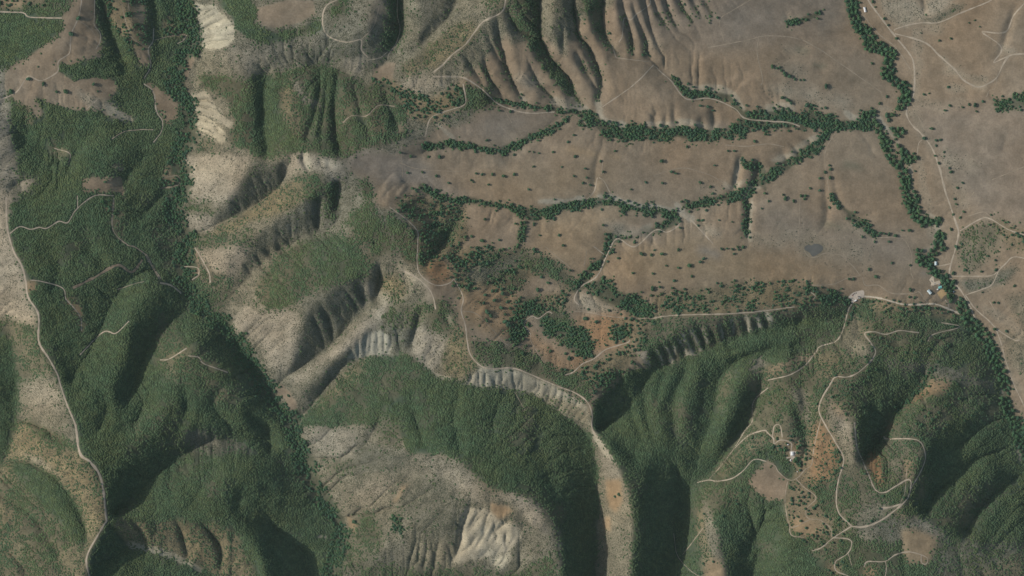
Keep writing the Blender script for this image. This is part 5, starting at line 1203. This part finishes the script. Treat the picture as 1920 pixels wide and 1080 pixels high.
house('shed', 'small grey-roofed shed just north of the turquoise roof', 'shed', 1761, 533.6, 7, 6, 3, 1.2, math.radians(20), MGR, MWL, .4, 1, 1)
house('shed', 'small white-roofed shed just south-west of the turquoise roof', 'shed', 1758, 542.6, 5.5, 4, 2.6, .9, math.radians(20), MW, MWL, .3, 1, 1)
house('shed', 'tiny pale hut at the tree edge east of the orange arena', 'shed', 1788, 547, 5, 4, 2.6, .9, math.radians(35), MW, MWL, .3, 1, 1)
house('house', 'white flat-looking house on the gravel pad of the south-east knoll', 'house', 1485, 850.4, 13, 9.5, 3.6, 1.0, math.radians(90), MW, MWL, .5, 1, 3)
house('shed', 'small white shed south-west of the white knoll house', 'shed', 1482.3, 862.7, 4.5, 3.5, 2.4, .8, math.radians(70), MW, MWL, .3, 1, 1)
house('shed', 'lean pale ranger hut at the south edge of the parking lot', 'shed', 1604, 563.6, 8.5, 4.2, 2.8, .9, math.radians(28), MW, MWL, .3, 1, 2)
def tank(px, py, label, r_=2.2, h=3.2):
    e = empty('water_tank', W3(px, py, -.1)); tag(e, label, 'water tank'); n = 20
    V = [(math.cos(2*PI*k/n)*r_, math.sin(2*PI*k/n)*r_, z) for z in (-.6, h) for k in range(n)]; link('tank_body', V, [(k, (k+1) % n, n+(k+1) % n, n+k) for k in range(n)], MWL, e)
    V = [(math.cos(2*PI*k/n)*(r_+.12), math.sin(2*PI*k/n)*(r_+.12), h+.01) for k in range(n)]+[(0, 0, h+.7)]; link('tank_lid', V, [(k, (k+1) % n, n) for k in range(n)]+[tuple(range(n))[::-1]], MW, e)
    link('hatch', *box(-.35, .35, -.35+.9, .35+.9, h+.3, h+.75), MWL, e)
tank(1477.4, 833.6, 'round white water tank in scrub north-west of the knoll house'); tank(942.6, 330, 'small pale water tank beside a large pasture oak', 1.8, 2.4); tank(1495, 884.5, 'round pale water tank beside the footpath south of the knoll house', 1.6, 2.2)
# cars
def car_meshes(colr):
    body = mat('car_paint', colr, .35, .03, 1)
    def hull(prof, w0, w1):                             # side profile lofted across the width, sides leaning in
        n = len(prof); V = []
        for sgn in (-1, 1):
            for (x, z, tuck) in prof: V.append((x, sgn*(w0-(w0-w1)*tuck), z))
        F = [tuple(range(n)), tuple(range(2*n-1, n-1, -1))]+[(k, k+n, (k+1) % n+n, (k+1) % n) for k in range(n)]
        return V, F
    b = hull([(-2.2,.35,.2),(-2.25,.7,0),(-2.1,.95,.1),(-1.0,1.0,.1),(.9,1.0,.1),(2.0,.85,.2),(2.25,.65,.1),(2.2,.35,.3),(1.2,.28,.3),(-1.2,.28,.3)], .92, .8)
    c = hull([(-1.75,.97,0),(-1.35,1.42,.8),(.3,1.45,.85),(1.0,.98,0)], .84, .66)
    r = hull([(-1.3,1.425,.8),(-.5,1.5,.9),(.25,1.455,.85)], .84, .66)
    return b, c, r, body
WHL = None
def car(px, py, rz, colr, label, long=1.0):
    global WHL
    e = empty('parked_car', W3(px, py, .15), rz); e.scale = (long, 1, 1.0); tag(e, label, 'car', 'cars in the gravel parking lot')
    b, c, r, m_ = car_meshes(colr); link('body', *b, m_, e); link('cabin_glass', *c, MGL, e); link('car_roof', *r, m_, e)
    if WHL is None:
        n = 12; V = [(math.cos(2*PI*k/n)*.33, y, math.sin(2*PI*k/n)*.33) for y in (-.11, .11) for k in range(n)]
        WHL = mesh_of('wheel', (V, [tuple(range(n)), tuple(range(2*n-1, n-1, -1))]+[(k, k+n, (k+1) % n+n, (k+1) % n) for k in range(n)]), MDK)
    for x in (-1.35, 1.35):
        for y in (-.86, .86):
            w = bpy.data.objects.new('wheel', WHL); COL.objects.link(w); w.parent = e; w.location = (x, y, .33)
CARS = [(1605.4,549.4,80,(.03,.03,.035),'black car, easternmost of the row along the north edge of the lot'),(1602.5,550.2,75,(.05,.05,.06),'charcoal car second from the east in the north row of the lot'),(1600.2,551.8,50,(.10,.06,.05),'dark maroon car third from the east in the north row'),(1598.6,553.2,50,(.12,.03,.03),'red car beside the maroon one in the north row'),
 (1599.2,554.8,20,(.45,.16,.13),'faded red car parked crosswise at the west end of the lot'),(1609.0,556.2,100,(.04,.05,.07),'dark navy car, westernmost of the cluster by the lot exit'),(1611.2,556.4,95,(.05,.06,.07),'dark grey car in the middle of the cluster by the lot exit'),(1613.4,557.2,80,(.03,.04,.05),'black car nearest the lot exit to the paved lane'),
 (1611.6,559.3,10,(.35,.55,.55),'pale teal car south of the dark cluster'),(1608.6,559.0,20,(.55,.56,.56),'silver car south-west of the dark cluster'),(1598.6,559.2,95,(.05,.08,.10),'dark blue car alone on the west side of the lot'),(1595.2,559.6,60,(.30,.31,.33),'grey car at the far west tip of the lot'),(1593.4,560.2,60,(.08,.09,.11),'dark car under the trees west of the lot'),
 (1600.8,562.4,60,(.6,.6,.58),'white car just west of the ranger hut'),(1602.4,554.6,15,(.62,.62,.60),'white car standing mid-lot beside the faded red car')]
for x, y, a, c, lb in CARS: car(x, y, math.radians(a), c, lb)
car(1491.2, 850.4, math.radians(80), (.05,.05,.06), 'black car on the gravel east of the white knoll house'); car(1489.6, 853.2, math.radians(90), (.3,.3,.32), 'grey car by the south-east corner of the white knoll house')
car(1747.2, 527.2, math.radians(-55), (.07,.07,.08), 'black pickup at the north end of the sandy farmyard', 1.2); car(1752.6, 531.6, math.radians(40), (.5,.5,.5), 'silver car in the middle of the sandy farmyard'); car(1747.4, 535.6, math.radians(-60), (.25,.10,.08), 'brown car at the south tip of the sandy farmyard')
# paddock fences
MF = mat('weathered_wood', (.16,.12,.09), .9, .15, 2)
def fence(pts, label):
    P = [W3(*p) for p in P2(pts)]; e = empty('paddock_fence', P[0]); tag(e, label, 'fence', 'paddock fences at the farm')
    Vp = mesh_of('post', box(-.1, .1, -.1, .1, -.4, 1.5), MF)
    for a, b in zip(P[:-1], P[1:]):
        n = max(1, int((b-a).length/4)); last = None
        for k in range(n+1):
            q_ = a.lerp(b, k/n); q_.z = float(samp(Z, q_.x/M+960, 540-q_.y/M))
            po = bpy.data.objects.new('post', Vp); COL.objects.link(po); po.parent = e; po.location = q_-P[0]
            if last is not None:
                d = (q_-last); pr = Vector((-d.y, d.x, 0)).normalized()*.05
                for zz in (.7, 1.25):
                    V = [last+pr+Vector((0,0,zz)), last-pr+Vector((0,0,zz)), q_-pr+Vector((0,0,zz)), q_+pr+Vector((0,0,zz))]; V = [v-P[0] for v in V]+[v-P[0]+Vector((0,0,.14)) for v in V]
                    link('rail', V, [(0,1,2,3),(7,6,5,4),(0,4,5,1),(1,5,6,2),(2,6,7,3),(3,7,4,0)], MF, e)
            last = q_
fence('1747,536 1755,549 1764,561 1767,563', 'wooden rail fence running down the west side of the orange arena')
fence('1756,553 1753,557 1756,562', 'short bent wooden fence between the diagonal shed and the arena')
fence('1729,538 1737,548 1746,560 1750,566', 'long wooden fence along the west side of the farm paddock')
fence('1729,538 1742,527', 'wooden fence closing the north-west side of the farm paddock')

# ------------------------------------------------------------------ the air
hz = bpy.data.materials.new('hazy_air'); hz.use_nodes = True; hn = hz.node_tree.nodes; hn.clear()
pv = hn.new('ShaderNodeVolumePrincipled'); pv.inputs['Color'].default_value = (.70, .95, .85, 1); pv.inputs['Density'].default_value = .00007; pv.inputs['Anisotropy'].default_value = 0
ho = hn.new('ShaderNodeOutputMaterial'); hz.node_tree.links.new(pv.outputs[0], ho.inputs['Volume'])
bx = max(abs(co[:, 0]).max(), abs(co[:, 1]).max())+50
h = link('haze', *box(-bx, bx, -bx, bx, float(co[:, 2].min())-3, 720), hz); tag(h, kind='stuff')
